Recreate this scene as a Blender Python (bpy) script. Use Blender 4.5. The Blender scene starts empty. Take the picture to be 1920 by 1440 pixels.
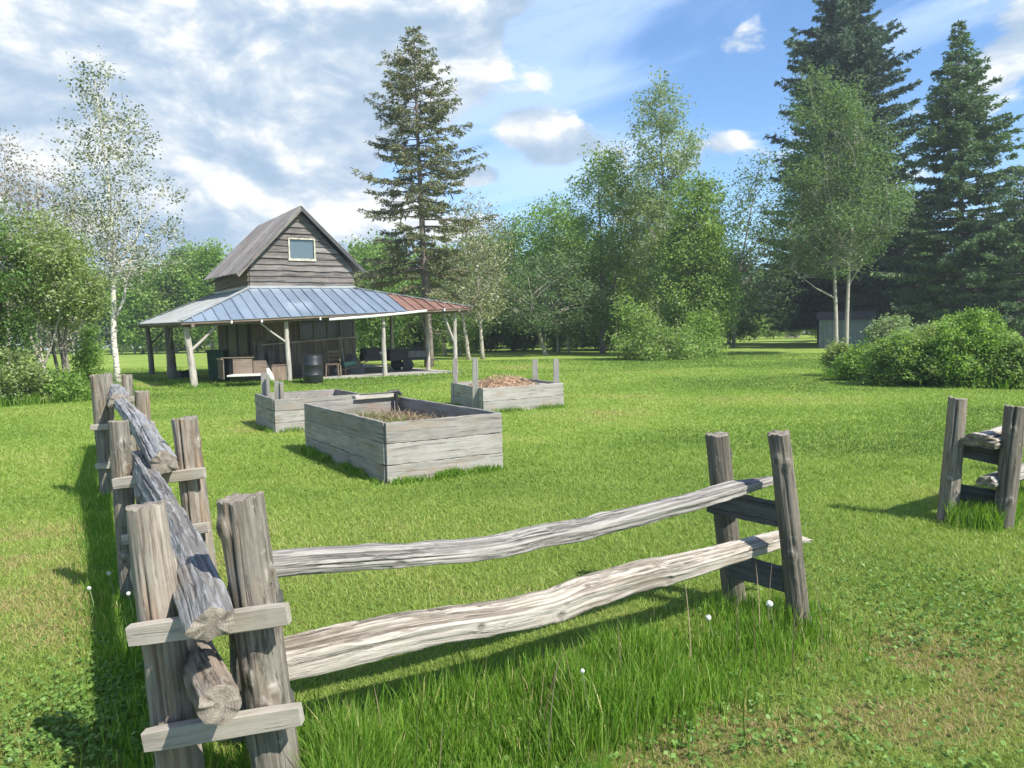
import bpy, math, random
import numpy as np
from mathutils import Vector

# ------------------------------------------------------------------ camera, world, sun, exposure
sc = bpy.context.scene
COL = sc.collection
FPX = 1440.0; EYE = 1.6
PITCH = math.radians(3.97); ROLL = math.radians(1.25)
fw = np.array([0, math.cos(PITCH), -math.sin(PITCH)])
r0_ = np.array([1.0, 0, 0]); u0_ = np.array([0, math.sin(PITCH), math.cos(PITCH)])
RX = math.cos(ROLL)*r0_ - math.sin(ROLL)*u0_
UX = math.sin(ROLL)*r0_ + math.cos(ROLL)*u0_
EYEP = np.array([0, 0, EYE])
cam = bpy.data.cameras.new('camera'); camo = bpy.data.objects.new('camera', cam); COL.objects.link(camo)
cam.sensor_fit = 'HORIZONTAL'; cam.sensor_width = 36.0; cam.lens = 36.0*FPX/1920.0
cam.clip_start = 0.05; cam.clip_end = 3000
from mathutils import Matrix
M = Matrix(((RX[0], UX[0], -fw[0], 0), (RX[1], UX[1], -fw[1], 0), (RX[2], UX[2], -fw[2], EYE), (0, 0, 0, 1)))
camo.matrix_world = M
sc.camera = camo

SUN_AZ = math.atan2(0.78, -0.63)      # clockwise from +Y
SUN_EL = math.radians(47)
SUN_STRENGTH = 3.6; SKY_STRENGTH = 0.085; EXPOSURE = 1.20
sd = np.array([math.sin(SUN_AZ)*math.cos(SUN_EL), math.cos(SUN_AZ)*math.cos(SUN_EL), math.sin(SUN_EL)])
sl = bpy.data.lights.new('sun', 'SUN'); sl.energy = SUN_STRENGTH; sl.angle = math.radians(0.6); sl.color = (1.0, 0.95, 0.87)
so = bpy.data.objects.new('sun', sl); COL.objects.link(so); so.location = (0, 0, 30)
so.rotation_euler = Vector((-sd).tolist()).to_track_quat('-Z', 'Y').to_euler()
vs = sc.view_settings; vs.view_transform = 'Standard'; vs.look = 'None'; vs.exposure = EXPOSURE; vs.gamma = 1.0; vs.use_curve_mapping = False

class NT:
    """small helper around a node tree"""
    def __init__(s, tree): s.t = tree; s.n = tree.nodes; s.l = tree.links
    def node(s, typ, **kw):
        n = s.n.new(typ)
        for k, v in kw.items(): setattr(n, k, v)
        return n
    def put(s, sock, v):
        if hasattr(v, 'is_output') or isinstance(v, bpy.types.NodeSocket): s.l.new(v, sock)
        else: sock.default_value = v
    def math(s, op, a, b=0.0, c=0.0, clamp=False):
        n = s.node('ShaderNodeMath', operation=op, use_clamp=clamp)
        s.put(n.inputs[0], a); s.put(n.inputs[1], b); s.put(n.inputs[2], c); return n.outputs[0]
    def vmath(s, op, a, b=(0, 0, 0), scale=None):
        n = s.node('ShaderNodeVectorMath', operation=op)
        s.put(n.inputs[0], a); s.put(n.inputs[1], b)
        if scale is not None: s.put(n.inputs['Scale'], scale)
        return n.outputs['Value'] if op in ('LENGTH', 'DOT_PRODUCT', 'DISTANCE') else n.outputs[0]
    def noise(s, vec, scale, detail=4.0, rough=0.55, dist=0.0, col=False):
        n = s.node('ShaderNodeTexNoise'); n.inputs['Scale'].default_value = scale
        n.inputs['Detail'].default_value = detail; n.inputs['Roughness'].default_value = rough
        n.inputs['Distortion'].default_value = dist
        if vec is not None: s.l.new(vec, n.inputs['Vector'])
        return n.outputs['Color'] if col else n.outputs['Fac']
    def ramp(s, fac, stops, interp='LINEAR'):
        n = s.node('ShaderNodeValToRGB'); e = n.color_ramp.elements; n.color_ramp.interpolation = interp
        while len(e) < len(stops): e.new(0.5)
        for i, (p, c) in enumerate(stops):
            e[i].position = p; e[i].color = (c, c, c, 1) if isinstance(c, (int, float)) else tuple(c)+(1,)
        s.l.new(fac, n.inputs[0]); return n.outputs[0]
    def smooth(s, v, a, b, lo=0.0, hi=1.0):
        n = s.node('ShaderNodeMapRange', interpolation_type='SMOOTHSTEP')
        s.put(n.inputs[0], v); n.inputs[1].default_value = a; n.inputs[2].default_value = b
        n.inputs[3].default_value = lo; n.inputs[4].default_value = hi; return n.outputs[0]
    def mix(s, fac, a, b, mode='MIX'):
        n = s.node('ShaderNodeMix', data_type='RGBA', blend_type=mode)
        s.put(n.inputs[0], fac); s.put(n.inputs[6], a if not isinstance(a, tuple) else a+(1,) if len(a) == 3 else a)
        s.put(n.inputs[7], b if not isinstance(b, tuple) else b+(1,) if len(b) == 3 else b); return n.outputs[2]

def build_world():
    w = bpy.data.worlds.new('World'); sc.world = w; w.use_nodes = True
    k = NT(w.node_tree); k.n.clear()
    out = k.node('ShaderNodeOutputWorld'); bg = k.node('ShaderNodeBackground'); k.l.new(bg.outputs[0], out.inputs[0])
    sky = k.node('ShaderNodeTexSky', sky_type='NISHITA'); sky.sun_disc = False
    sky.sun_elevation = SUN_EL; sky.sun_rotation = SUN_AZ; sky.air_density = 1.0; sky.dust_density = 0.6; sky.ozone_density = 2.2
    tc = k.node('ShaderNodeTexCoord'); d = tc.outputs['Generated']
    sp = k.node('ShaderNodeSeparateXYZ'); k.l.new(d, sp.inputs[0])
    x, y, z = sp.outputs
    az = k.math('ARCTAN2', x, y)                        # 0 = +Y, positive to the right
    el = k.math('ARCSINE', z)
    cmb = k.node('ShaderNodeCombineXYZ'); k.l.new(az, cmb.inputs[0]); k.l.new(k.math('MULTIPLY', el, 1.75), cmb.inputs[1])
    cmb.inputs[2].default_value = 1.3
    p0 = cmb.outputs[0]
    warp = k.vmath('SCALE', k.vmath('SUBTRACT', k.noise(p0, 3.0, 3, 0.5, col=True), (0.5, 0.5, 0.5)), scale=0.16)
    p = k.vmath('ADD', p0, warp)
    def blob(a, e, ra, re, h, rot=0.0):
        # soft elliptical cloud bank in the sky: azimuth, elevation, radii in degrees
        a, e, ra, re = [math.radians(v) for v in (a, e, ra, re)]
        da = k.math('SUBTRACT', az, a); de = k.math('SUBTRACT', el, e)
        if rot:
            c, s_ = math.cos(math.radians(rot)), math.sin(math.radians(rot))
            u = k.math('ADD', k.math('MULTIPLY', da, c), k.math('MULTIPLY', de, s_))
            v = k.math('SUBTRACT', k.math('MULTIPLY', de, c), k.math('MULTIPLY', da, s_))
        else: u, v = da, de
        u = k.math('DIVIDE', u, ra); v = k.math('DIVIDE', v, re)
        q = k.math('ADD', k.math('MULTIPLY', u, u), k.math('MULTIPLY', v, v))
        return k.math('MULTIPLY', k.math('POWER', 2.718, k.math('MULTIPLY', q, -1.0)), h)
    def total(bl):
        t = bl[0]
        for b in bl[1:]: t = k.math('ADD', t, b)
        return t
    # (azimuth, elevation, radius az, radius el, weight, rotation)
    heavy = total([blob(-27, 17, 17, 15, 0.62), blob(-14, 21, 12, 5, 0.40), blob(-6, 20.5, 5, 2.4, 0.34, -12), blob(-60, 20, 26, 20, 0.6),
                   blob(3.0, 14.0, 3.2, 1.6, 0.44, -14), blob(9.5, 17.5, 4.0, 2.0, 0.0), blob(-2.5, 11.3, 2.2, 0.8, 0.32), blob(-14, 8, 9, 4, 0.24), blob(4, 12.3, 7, 1.6, 0.14, 8),
                   blob(36, 21, 3.2, 3.0, 0.38), blob(33, 16, 8, 1.8, 0.25, 22), blob(17, 19.2, 2.2, 1.0, 0.10), blob(-80, 45, 60, 20, 0.3),
                   blob(12.5, 21.5, 1.8, .8, 0.08), blob(14.5, 12.6, 3.0, .8, 0.18, 10), blob(13, 11.2, 2.2, .6, 0.16), blob(120, 25, 50, 15, 0.35)])
    f1 = k.noise(p, 4.5, 10, 0.60)
    dens = k.math('ADD', k.math('ADD', f1, heavy), -0.42)
    cover = k.smooth(dens, 0.20, 0.29)
    # light tops, grey bases: compare the density with the density a bit higher up
    up = k.vmath('ADD', p, (0.02, 0.045, 0.0))
    f2 = k.noise(up, 4.5, 8, 0.56)
    f3 = k.noise(p, 4.5, 8, 0.56)
    lift = k.math('SUBTRACT', f3, f2)
    tone = k.smooth(lift, -0.13, 0.12)
    fine = k.noise(p, 11.0, 8, 0.62)
    tone = k.math('ADD', k.math('MULTIPLY', tone, 0.72), k.math('MULTIPLY', fine, 0.28), clamp=True)
    tone = k.math('ADD', tone, blob(3.0, 14.8, 3.2, 1.3, 0.40), clamp=True)
    cloud = k.ramp(tone, [(0.10, (0.33, 0.45, 0.61)), (0.36, (0.43, 0.54, 0.68)), (0.60, (0.58, 0.66, 0.75)), (0.80, (0.84, 0.86, 0.87))])
    # thin high streaks
    cs = k.node('ShaderNodeCombineXYZ')
    sh = k.math('SUBTRACT', el, k.math('MULTIPLY', az, 0.22))
    k.l.new(az, cs.inputs[0]); k.l.new(k.math('MULTIPLY', sh, 5.0), cs.inputs[1])
    st = k.noise(cs.outputs[0], 3.0, 6, 0.6, 0.6)
    band = total([blob(4, 22.5, 26, 4.2, 0.55, 12), blob(2, 16.4, 11, 1.2, 0.42, 9), blob(30, 19, 9, 2, 0.34, 18), blob(7, 12.0, 9, 3.2, 0.40, 8), blob(-20, 12, 30, 16, 0.5), blob(60, 30, 30, 10, .4, 10)])
    streak = k.smooth(k.math('ADD', st, k.math('SUBTRACT', band, 0.76)), 0.0, 0.42, 0, 0.55)
    skyb = k.mix(1.0, sky.outputs[0], (0.72, 0.93, 1.12), 'MULTIPLY')
    skyc = k.vmath('SCALE', skyb, scale=SKY_STRENGTH)
    hz = k.smooth(el, 0.0, 0.28, 0.16, 0.0)
    c1 = k.mix(hz, skyc, (0.48, 0.60, 0.76))
    c1 = k.mix(streak, c1, (0.37, 0.47, 0.64))
    c2 = k.mix(cover, c1, k.vmath('SCALE', cloud, scale=0.555))
    k.l.new(c2, bg.inputs[0]); bg.inputs[1].default_value = 1.0
build_world()

# ------------------------------------------------------------------ measuring helpers (real distances from the survey of the photograph)
def ray(px, py): return (px-960)/FPX*RX - (py-720)/FPX*UX + fw
def gnd(px, py, z=0.0):
    d = ray(px, py); return EYEP + d*(z-EYE)/d[2]
def at(px, py, Y):
    d = ray(px, py); return EYEP + d*Y/d[1]
def onplane(px, py, P, Q):
    n = np.array([Q[1]-P[1], P[0]-Q[0]]); d = ray(px, py)
    t = (n @ (np.array(P[:2]) - EYEP[:2])) / (n @ d[:2]); return EYEP + d*t

# ------------------------------------------------------------------ numpy noise
_rs = np.random.RandomState(7); _tab = _rs.rand(65536)
def _h(ix, iy, iz): return _tab[(ix*73856093 ^ iy*19349663 ^ iz*83492791) & 65535]
def vnoise(p):
    p = np.asarray(p, float); i = np.floor(p).astype(np.int64); f = p - i; f = f*f*(3-2*f)
    x, y, z = i[..., 0], i[..., 1], i[..., 2]; fx, fy, fz = f[..., 0], f[..., 1], f[..., 2]
    def L(a, b, t): return a + (b-a)*t
    return L(L(L(_h(x, y, z), _h(x+1, y, z), fx), L(_h(x, y+1, z), _h(x+1, y+1, z), fx), fy),
             L(L(_h(x, y, z+1), _h(x+1, y, z+1), fx), L(_h(x, y+1, z+1), _h(x+1, y+1, z+1), fx), fy), fz)
def fbm(p, o=4):
    a = 0; s = 1.0; t = 0
    p = np.asarray(p, float)
    for k in range(o): a = a + s*vnoise(p*(2**k)+k*17.3); t += s; s *= .5
    return a/t

# ------------------------------------------------------------------ mesh builder and scene tree
class MB:
    """collects geometry; build() links it as ONE mesh object"""
    def __init__(s): s.V = []; s.F = []; s.G = []; s.T = []; s.n = 0
    def add(s, V, faces, mi=0, G=None, tint=None):
        V = np.asarray(V, float); s.V.append(V)
        s.G.append(V if G is None else np.asarray(G, float))
        s.T.append(np.full(len(V), .5) if tint is None else (np.full(len(V), float(tint)) if np.isscalar(tint) else np.asarray(tint, float)))
        for f in (faces if isinstance(faces, list) else [faces]):
            f = np.asarray(f, np.int64)
            if f.size: s.F.append((f + s.n, mi))
        s.n += len(V)
    def hexa(s, c, mi=0, G=None, tint=None):
        """c: 8 corners, bottom ring 0-3 then top ring 4-7"""
        s.add(c, np.array([[3, 2, 1, 0], [4, 5, 6, 7], [0, 1, 5, 4], [1, 2, 6, 5], [2, 3, 7, 6], [3, 0, 4, 7]]), mi, G, tint)
    def beam(s, p0, p1, w, h, up=(0, 0, 1), mi=0, tint=None, wob=0.0, seg=1, cham=0.0, rs=None):
        """a sawn piece from p0 to p1, w across, h along 'up'; chamfered and a little uneven when asked"""
        p0, p1 = np.array(p0, float), np.array(p1, float); a = p1-p0; L = np.linalg.norm(a); a /= L
        up = np.array(up, float); side = np.cross(a, up); side /= np.linalg.norm(side); up = np.cross(side, a)
        rs = rs or _rs
        if cham > 0:
            prof = np.array([(-w/2+cham, -h/2), (w/2-cham, -h/2), (w/2, -h/2+cham), (w/2, h/2-cham), (w/2-cham, h/2), (-w/2+cham, h/2), (-w/2, h/2-cham), (-w/2, -h/2+cham)])
        else: prof = np.array([(-w/2, -h/2), (w/2, -h/2), (w/2, h/2), (-w/2, h/2)])
        m = len(prof); off = rs.rand(3)*40
        V = []; G = []
        for i in range(seg+1):
            t = i/seg; pr = prof.copy()
            if wob: pr = pr + (rs.rand(m, 2)-.5)*wob*2*np.array([.5, 1])
            if cham and i in (0, seg): pr = pr*(1-cham*.6/np.array([w/2, h/2]))
            V.append(p0+a*L*t + pr[:, :1]*side + pr[:, 1:]*up)
            G.append(np.c_[pr, np.full(m, t*L)] + off)
        V = np.vstack(V); G = np.vstack(G)
        idx = np.arange(m); nx = (idx+1) % m
        F = [np.c_[i*m+idx, i*m+nx, (i+1)*m+nx, (i+1)*m+idx] for i in range(seg)]
        s.add(V, [np.vstack(F), idx[::-1][None], (idx+seg*m)[None]], mi, G, tint)
    def tube(s, pts, rad, n=8, mi=0, tint=None, cap=True):
        pts = np.asarray(pts, float); rad = np.broadcast_to(np.asarray(rad, float), (len(pts),))
        t = np.gradient(pts, axis=0); t /= np.linalg.norm(t, axis=1)[:, None]+1e-9
        ref = np.array([0, 0, 1.0]) if abs(t[0][2]) < .9 else np.array([1.0, 0, 0])
        a = np.cross(t, ref); a /= np.linalg.norm(a, axis=1)[:, None]+1e-9; b = np.cross(t, a)
        th = np.arange(n)/n*2*np.pi
        ring = np.cos(th)[None, :, None]*a[:, None] + np.sin(th)[None, :, None]*b[:, None]
        V = pts[:, None] + ring*rad[:, None, None]
        L = np.r_[0, np.cumsum(np.linalg.norm(np.diff(pts, axis=0), axis=1))]
        off = _rs.rand(3)*30
        G = np.stack([np.cos(th)[None]*rad[:, None]+off[0], np.sin(th)[None]*rad[:, None]+off[1], np.broadcast_to(L[:, None], (len(pts), n))+off[2]], -1)
        k = len(pts); i = np.arange(n); j = (i+1) % n
        F = np.concatenate([np.c_[r*n+i, r*n+j, (r+1)*n+j, (r+1)*n+i] for r in range(k-1)])
        fs = [F]
        if cap: fs += [i[::-1][None], (i+(k-1)*n)[None]]
        s.add(V.reshape(-1, 3), fs, mi, G.reshape(-1, 3), tint)
    def lathe(s, c, prof, n=24, mi=0, axis=None):
        """prof: (r, z) pairs round the vertical axis through c"""
        c = np.array(c, float); th = np.arange(n)/n*2*np.pi
        V = np.concatenate([np.c_[r*np.cos(th), r*np.sin(th), np.full(n, z)] for r, z in prof])
        if axis is not None:
            q = Vector((0, 0, 1)).rotation_difference(Vector(axis)).to_matrix(); V = V @ np.array(q).T
        i = np.arange(n); j = (i+1) % n
        F = np.concatenate([np.c_[r*n+i, r*n+j, (r+1)*n+j, (r+1)*n+i] for r in range(len(prof)-1)])
        s.add(V+c, [F, i[::-1][None], (i+(len(prof)-1)*n)[None]], mi)
    def build(s, name, mats, parent=None, smooth=False):
        V = np.vstack(s.V)
        if parent is not None: V = V - wloc(parent)
        me = bpy.data.meshes.new(name)
        me.vertices.add(len(V)); me.vertices.foreach_set('co', V.astype(np.float32).ravel())
        loops = np.concatenate([f.ravel() for f, _ in s.F]); tot = np.concatenate([np.full(len(f), f.shape[1]) for f, _ in s.F])
        mi = np.concatenate([np.full(len(f), m) for f, m in s.F])
        me.loops.add(len(loops)); me.loops.foreach_set('vertex_index', loops.astype(np.int32))
        me.polygons.add(len(tot)); st = np.r_[0, np.cumsum(tot)[:-1]]
        me.polygons.foreach_set('loop_start', st.astype(np.int32))
        me.polygons.foreach_set('material_index', mi.astype(np.int32))
        if smooth: me.polygons.foreach_set('use_smooth', np.ones(len(tot), bool))
        else: me.polygons.foreach_set('use_smooth', np.zeros(len(tot), bool))
        g = me.attributes.new('grain', 'FLOAT_VECTOR', 'POINT'); g.data.foreach_set('vector', np.vstack(s.G).astype(np.float32).ravel())
        t = me.attributes.new('tint', 'FLOAT', 'POINT'); t.data.foreach_set('value', np.concatenate(s.T).astype(np.float32))
        me.update(calc_edges=True)
        for m in (mats if isinstance(mats, (list, tuple)) else [mats]): me.materials.append(m)
        o = bpy.data.objects.new(name, me); COL.objects.link(o)
        if parent is not None: o.parent = parent
        return o
def wloc(o):
    p = np.array(o.location, float)
    while o.parent: o = o.parent; p = p + np.array(o.location, float)
    return p
def tag(o, label=None, cat=None, group=None, kind=None):
    if label: o['label'] = label
    if cat: o['category'] = cat
    if group: o['group'] = group
    if kind: o['kind'] = kind
    return o
def thing(name, label, cat, loc=(0, 0, 0), group=None):
    o = bpy.data.objects.new(name, None); COL.objects.link(o); o.location = tuple(float(v) for v in loc)
    o.empty_display_size = .2
    return tag(o, label, cat, group)
def copy_tree(o, parent=None):
    c = o.copy(); COL.objects.link(c); c.parent = parent
    for ch in list(o.children): copy_tree(ch, c)
    return c

# ------------------------------------------------------------------ materials
def new_mat(name):
    m = bpy.data.materials.new(name); m.use_nodes = True; k = NT(m.node_tree)
    return m, k, k.n['Principled BSDF']
def attr(k, name): return k.node('ShaderNodeAttribute', attribute_name=name)
def mat_wood(name, dark, mid, light, grain=45.0, stretch=0.045, bump=0.35, rough=0.85, spec=0.2, brown=None, lichen=0.0, bd=0.004, crack=0.55):
    m, k, b = new_mat(name)
    g = attr(k, 'grain').outputs['Vector']
    sc1 = k.vmath('MULTIPLY', g, (1, 1, stretch))
    wv = k.vmath('ADD', sc1, k.vmath('SCALE', k.noise(g, 2.5, 2, 0.5, col=True), scale=0.03))
    n1 = k.noise(wv, grain, 6, 0.62); n2 = k.noise(wv, grain*0.3, 3, 0.5); n3 = k.noise(g, 2.2, 4, 0.6)
    crk = k.smooth(k.noise(wv, grain*0.75, 5, 0.7), 0.34, 0.45)
    isl = k.node('ShaderNodeNewGeometry').outputs['Random Per Island']
    v = k.math('ADD', k.math('ADD', k.math('MULTIPLY', n1, 0.50), k.math('MULTIPLY', n2, 0.22)), k.math('MULTIPLY', k.noise(k.vmath('MULTIPLY', g, (1, 1, .3)), grain*1.6, 3, .6), 0.16))
    v = k.math('ADD', v, k.math('MULTIPLY', k.math('SUBTRACT', isl, 0.5), 0.16))
    v = k.math('ADD', v, k.math('MULTIPLY', k.math('SUBTRACT', n3, 0.5), 0.35))
    c = k.ramp(v, [(0.20, dark), (0.45, mid), (0.70, light)])
    if brown: c = k.mix(k.smooth(k.noise(k.vmath('MULTIPLY', g, (1, 1, .35)), 6.0, 4, 0.6), 0.50, 0.68), c, k.mix(0.65, c, brown))
    c = k.mix(k.math('MULTIPLY', k.math('SUBTRACT', 1.0, crk), crack), c, tuple(x*0.28 for x in dark))
    tn = attr(k, 'tint').outputs['Fac']
    c = k.mix(k.smooth(tn, .5, .05, 0, .68), c, k.mix(.5, tuple(x*.35 for x in dark), tuple(x*.55 for x in (brown or mid))))
    c = k.mix(k.smooth(tn, .55, .75, 0, .5), c, light)
    if lichen: c = k.mix(k.math('MULTIPLY', k.smooth(k.noise(g, 22.0, 5, 0.7), 0.60, 0.68), lichen), c, (0.34, 0.37, 0.27))
    k.l.new(c, b.inputs['Base Color']); b.inputs['Roughness'].default_value = rough; b.inputs['Specular IOR Level'].default_value = spec
    h = k.math('ADD', k.math('MULTIPLY', n1, 0.6), k.math('MULTIPLY', crk, 0.5))
    bp = k.node('ShaderNodeBump'); bp.inputs['Strength'].default_value = bump; bp.inputs['Distance'].default_value = bd*3
    k.l.new(h, bp.inputs['Height']); k.l.new(bp.outputs[0], b.inputs['Normal'])
    return m
def mat_end(name, a, c_):
    m, k, b = new_mat(name)
    g = attr(k, 'grain').outputs['Vector']
    d = k.vmath('LENGTH', k.vmath('MULTIPLY', k.vmath('ADD', g, k.vmath('SCALE', k.noise(g, 9, 3, .5, col=True), scale=.02)), (1, 1, 0)))
    w = k.math('SINE', k.math('MULTIPLY', d, 700.0))
    n = k.noise(g, 30, 5, .7)
    v = k.math('ADD', k.math('MULTIPLY', w, .035), n)
    c = k.ramp(v, [(0.3, a), (0.65, c_)]); k.l.new(c, b.inputs['Base Color']); b.inputs['Roughness'].default_value = .9
    bp = k.node('ShaderNodeBump'); bp.inputs['Strength'].default_value = .5; bp.inputs['Distance'].default_value = .006
    k.l.new(v, bp.inputs['Height']); k.l.new(bp.outputs[0], b.inputs['Normal'])
    return m
def mat_plain(name, col, rough=.6, metal=0.0, var=.25, scale=6.0, col2=None, bump=.15, spec=.4):
    m, k, b = new_mat(name)
    tc = k.node('ShaderNodeTexCoord').outputs['Object']; n = k.noise(tc, scale, 6, .65)
    c2 = col2 or tuple(x*(1-var*1.6) for x in col); c1 = tuple(min(1, x*(1+var*.5)) for x in col)
    k.l.new(k.ramp(n, [(0.3, c2), (0.7, c1)]), b.inputs['Base Color'])
    b.inputs['Roughness'].default_value = rough; b.inputs['Metallic'].default_value = metal; b.inputs['Specular IOR Level'].default_value = spec
    bp = k.node('ShaderNodeBump'); bp.inputs['Strength'].default_value = bump; bp.inputs['Distance'].default_value = .01
    k.l.new(n, bp.inputs['Height']); k.l.new(bp.outputs[0], b.inputs['Normal'])
    return m
def mat_leaf(name, dark, light, trans=0.35, rough=.65, hue=None, amt=.5):
    """leaf colours drift by clump ('tint') and by leaf (island)"""
    m, k, b = new_mat(name); t = attr(k, 'tint').outputs['Fac']
    isl = k.node('ShaderNodeNewGeometry').outputs['Random Per Island']
    v = k.math('ADD', k.math('MULTIPLY', t, .6), k.math('MULTIPLY', isl, .4))
    c = k.ramp(v, [(0.15, dark), (0.85, light)])
    if hue: c = k.mix(k.smooth(isl, 1-amt, 1-amt+.05), c, hue)
    out = k.n['Material Output']
    k.l.new(c, b.inputs['Base Color']); b.inputs['Roughness'].default_value = rough; b.inputs['Specular IOR Level'].default_value = .15
    tr = k.node('ShaderNodeBsdfTranslucent'); k.l.new(k.mix(1.0, c, (1.5, 1.55, .7), 'MULTIPLY'), tr.inputs['Color'])
    mx = k.node('ShaderNodeMixShader'); mx.inputs[0].default_value = trans
    k.l.new(b.outputs[0], mx.inputs[1]); k.l.new(tr.outputs[0], mx.inputs[2]); k.l.new(mx.outputs[0], out.inputs['Surface'])
    return m
def mat_bark(name, a, c_, band=False):
    m, k, b = new_mat(name); g = attr(k, 'grain').outputs['Vector']
    if band:      # white bark with dark cross marks
        n = k.noise(k.vmath('MULTIPLY', g, (5, 5, 16)), 1.6, 5, .7); c = k.ramp(n, [(0.40, a), (0.50, c_)])
    else:
        n = k.noise(k.vmath('MULTIPLY', g, (1, 1, .25)), 22, 5, .65); c = k.ramp(n, [(0.3, a), (0.7, c_)])
    k.l.new(c, b.inputs['Base Color']); b.inputs['Roughness'].default_value = .9
    bp = k.node('ShaderNodeBump'); bp.inputs['Strength'].default_value = .5; bp.inputs['Distance'].default_value = .02
    k.l.new(n, bp.inputs['Height']); k.l.new(bp.outputs[0], b.inputs['Normal'])
    return m
W_POST = mat_wood('weathered_post', (0.090, 0.082, 0.066), (0.245, 0.222, 0.185), (0.45, 0.42, 0.36), grain=80, stretch=.05, bump=.8, brown=(0.26, 0.19, 0.125), lichen=.45)
W_POSTD = mat_wood('dark_weathered_post', (0.075, 0.066, 0.052), (0.18, 0.16, 0.13), (0.33, 0.30, 0.25), grain=60, stretch=.05, bump=.7, lichen=.4)
W_POSTL = mat_wood('pale_peeled_post', (0.13, 0.112, 0.090), (0.32, 0.285, 0.235), (0.55, 0.50, 0.43), grain=70, stretch=.05, bump=.5, brown=(0.33, 0.20, 0.11), lichen=.2)
W_RAIL = mat_wood('silver_split_rail', (0.16, 0.15, 0.137), (0.30, 0.282, 0.257), (0.47, 0.445, 0.405), grain=60, stretch=.05, bump=.8, crack=.35, lichen=.2, bd=.006)
W_RAILB = mat_wood('pale_split_rail', (0.24, 0.205, 0.17), (0.42, 0.38, 0.325), (0.57, 0.53, 0.475), grain=60, stretch=.05, bump=.7, crack=.22, brown=(0.27, 0.21, 0.155), bd=.007)
W_RAILG = mat_wood('grey_blue_split_rail', (0.11, 0.112, 0.115), (0.25, 0.25, 0.252), (0.43, 0.43, 0.43), grain=60, stretch=.055, bump=.8, brown=(.28, .24, .2), lichen=.3, bd=.006)
W_RAILD = mat_wood('brown_log_rail', (0.10, 0.075, 0.055), (0.25, 0.20, 0.155), (0.46, 0.41, 0.35), grain=40, stretch=.06, bump=.8, lichen=.7, bd=.006)
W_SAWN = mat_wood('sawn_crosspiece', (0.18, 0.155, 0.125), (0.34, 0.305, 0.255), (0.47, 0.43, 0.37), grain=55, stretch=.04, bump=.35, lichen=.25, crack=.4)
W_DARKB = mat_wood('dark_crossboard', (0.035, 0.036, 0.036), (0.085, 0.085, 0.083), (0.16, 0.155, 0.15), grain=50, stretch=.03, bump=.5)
W_END = mat_end('cut_end', (0.085, 0.072, 0.058), (0.29, 0.25, 0.20))
W_PLANT = mat_wood('planter_board', (0.14, 0.13, 0.115), (0.285, 0.27, 0.245), (0.42, 0.40, 0.37), grain=42, stretch=.05, bump=.5, lichen=.25, brown=(0.27, 0.21, 0.16), crack=.45)
W_SIDING = mat_wood('house_siding', (0.060, 0.054, 0.050), (0.165, 0.150, 0.140), (0.31, 0.29, 0.275), grain=14, stretch=.05, bump=.6, brown=(0.21, 0.175, 0.145), bd=.015, crack=.75)
W_LOWER = mat_wood('lower_boarding', (0.065, 0.050, 0.040), (0.165, 0.130, 0.102), (0.28, 0.23, 0.185), grain=14, stretch=.05, bump=.5, bd=.012)
W_PORCH = mat_wood('porch_post_wood', (0.20, 0.18, 0.15), (0.40, 0.37, 0.32), (0.60, 0.57, 0.51), grain=20, stretch=.06, bump=.5)
W_BROWN = mat_wood('brown_plywood', (0.10, 0.075, 0.055), (0.20, 0.15, 0.115), (0.31, 0.25, 0.195), grain=14, stretch=.1, bump=.2, crack=.2)

def mat_metal_roof(name, c1, c2, rust=None, rustamt=.0, rough=.4, metal=.35):
    m, k, b = new_mat(name); g = attr(k, 'grain').outputs['Vector']
    isl = k.node('ShaderNodeNewGeometry').outputs['Random Per Island']
    n = k.noise(g, 1.6, 6, .65); n2 = k.noise(k.vmath('MULTIPLY', g, (4, 1, .25)), 3.2, 5, .7)
    v = k.math('ADD', k.math('MULTIPLY', n, .6), k.math('MULTIPLY', isl, .4))
    c = k.ramp(v, [(0.25, c1), (0.75, c2)])
    if rust: c = k.mix(k.smooth(n2, .62-rustamt, .72-rustamt), c, k.mix(n, tuple(x*.55 for x in rust), rust))
    k.l.new(c, b.inputs['Base Color']); b.inputs['Roughness'].default_value = rough; b.inputs['Metallic'].default_value = metal
    return m
R_BLUE = mat_metal_roof('galvanised_porch_roof', (0.17, 0.22, 0.285), (0.27, 0.33, 0.40), (.26, .22, .19), .02, rough=.42, metal=.25)
R_GREY = mat_metal_roof('dull_side_roof', (0.27, 0.29, 0.29), (0.40, 0.42, 0.41), (0.30, 0.26, 0.22), .08, rough=.5, metal=.2)
R_RUST = mat_metal_roof('rusty_roof_sheet', (0.12, 0.06, 0.045), (0.27, 0.165, 0.13), (0.22, 0.10, 0.06), .14, rough=.75, metal=.0)
R_UPPER = mat_metal_roof('rusty_gable_roof', (0.155, 0.135, 0.128), (0.30, 0.28, 0.272), (0.19, 0.125, 0.10), .08, rough=.6, metal=.1)
WHITE = mat_plain('white_paint', (0.72, 0.70, 0.62), .55, var=.12)
GUTTER = mat_plain('white_gutter', (0.72, 0.75, 0.75), .5, var=.1)
BLACKP = mat_plain('black_plastic', (0.022, 0.026, 0.03), .45, var=.3)
BLACKM = mat_plain('black_metal', (0.03, 0.03, 0.032), .5, .2, var=.3)
GREENP = mat_plain('green_plastic', (0.010, 0.055, 0.030), .5, var=.2)
TARP = mat_plain('grey_tarp', (0.15, 0.155, 0.15), .7, var=.4)
CONC = mat_plain('concrete', (0.40, 0.38, 0.34), .9, var=.25, scale=4)
SOIL = mat_plain('soil', (0.10, 0.065, 0.04), .95, var=.5, scale=14, bump=.8)
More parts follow.
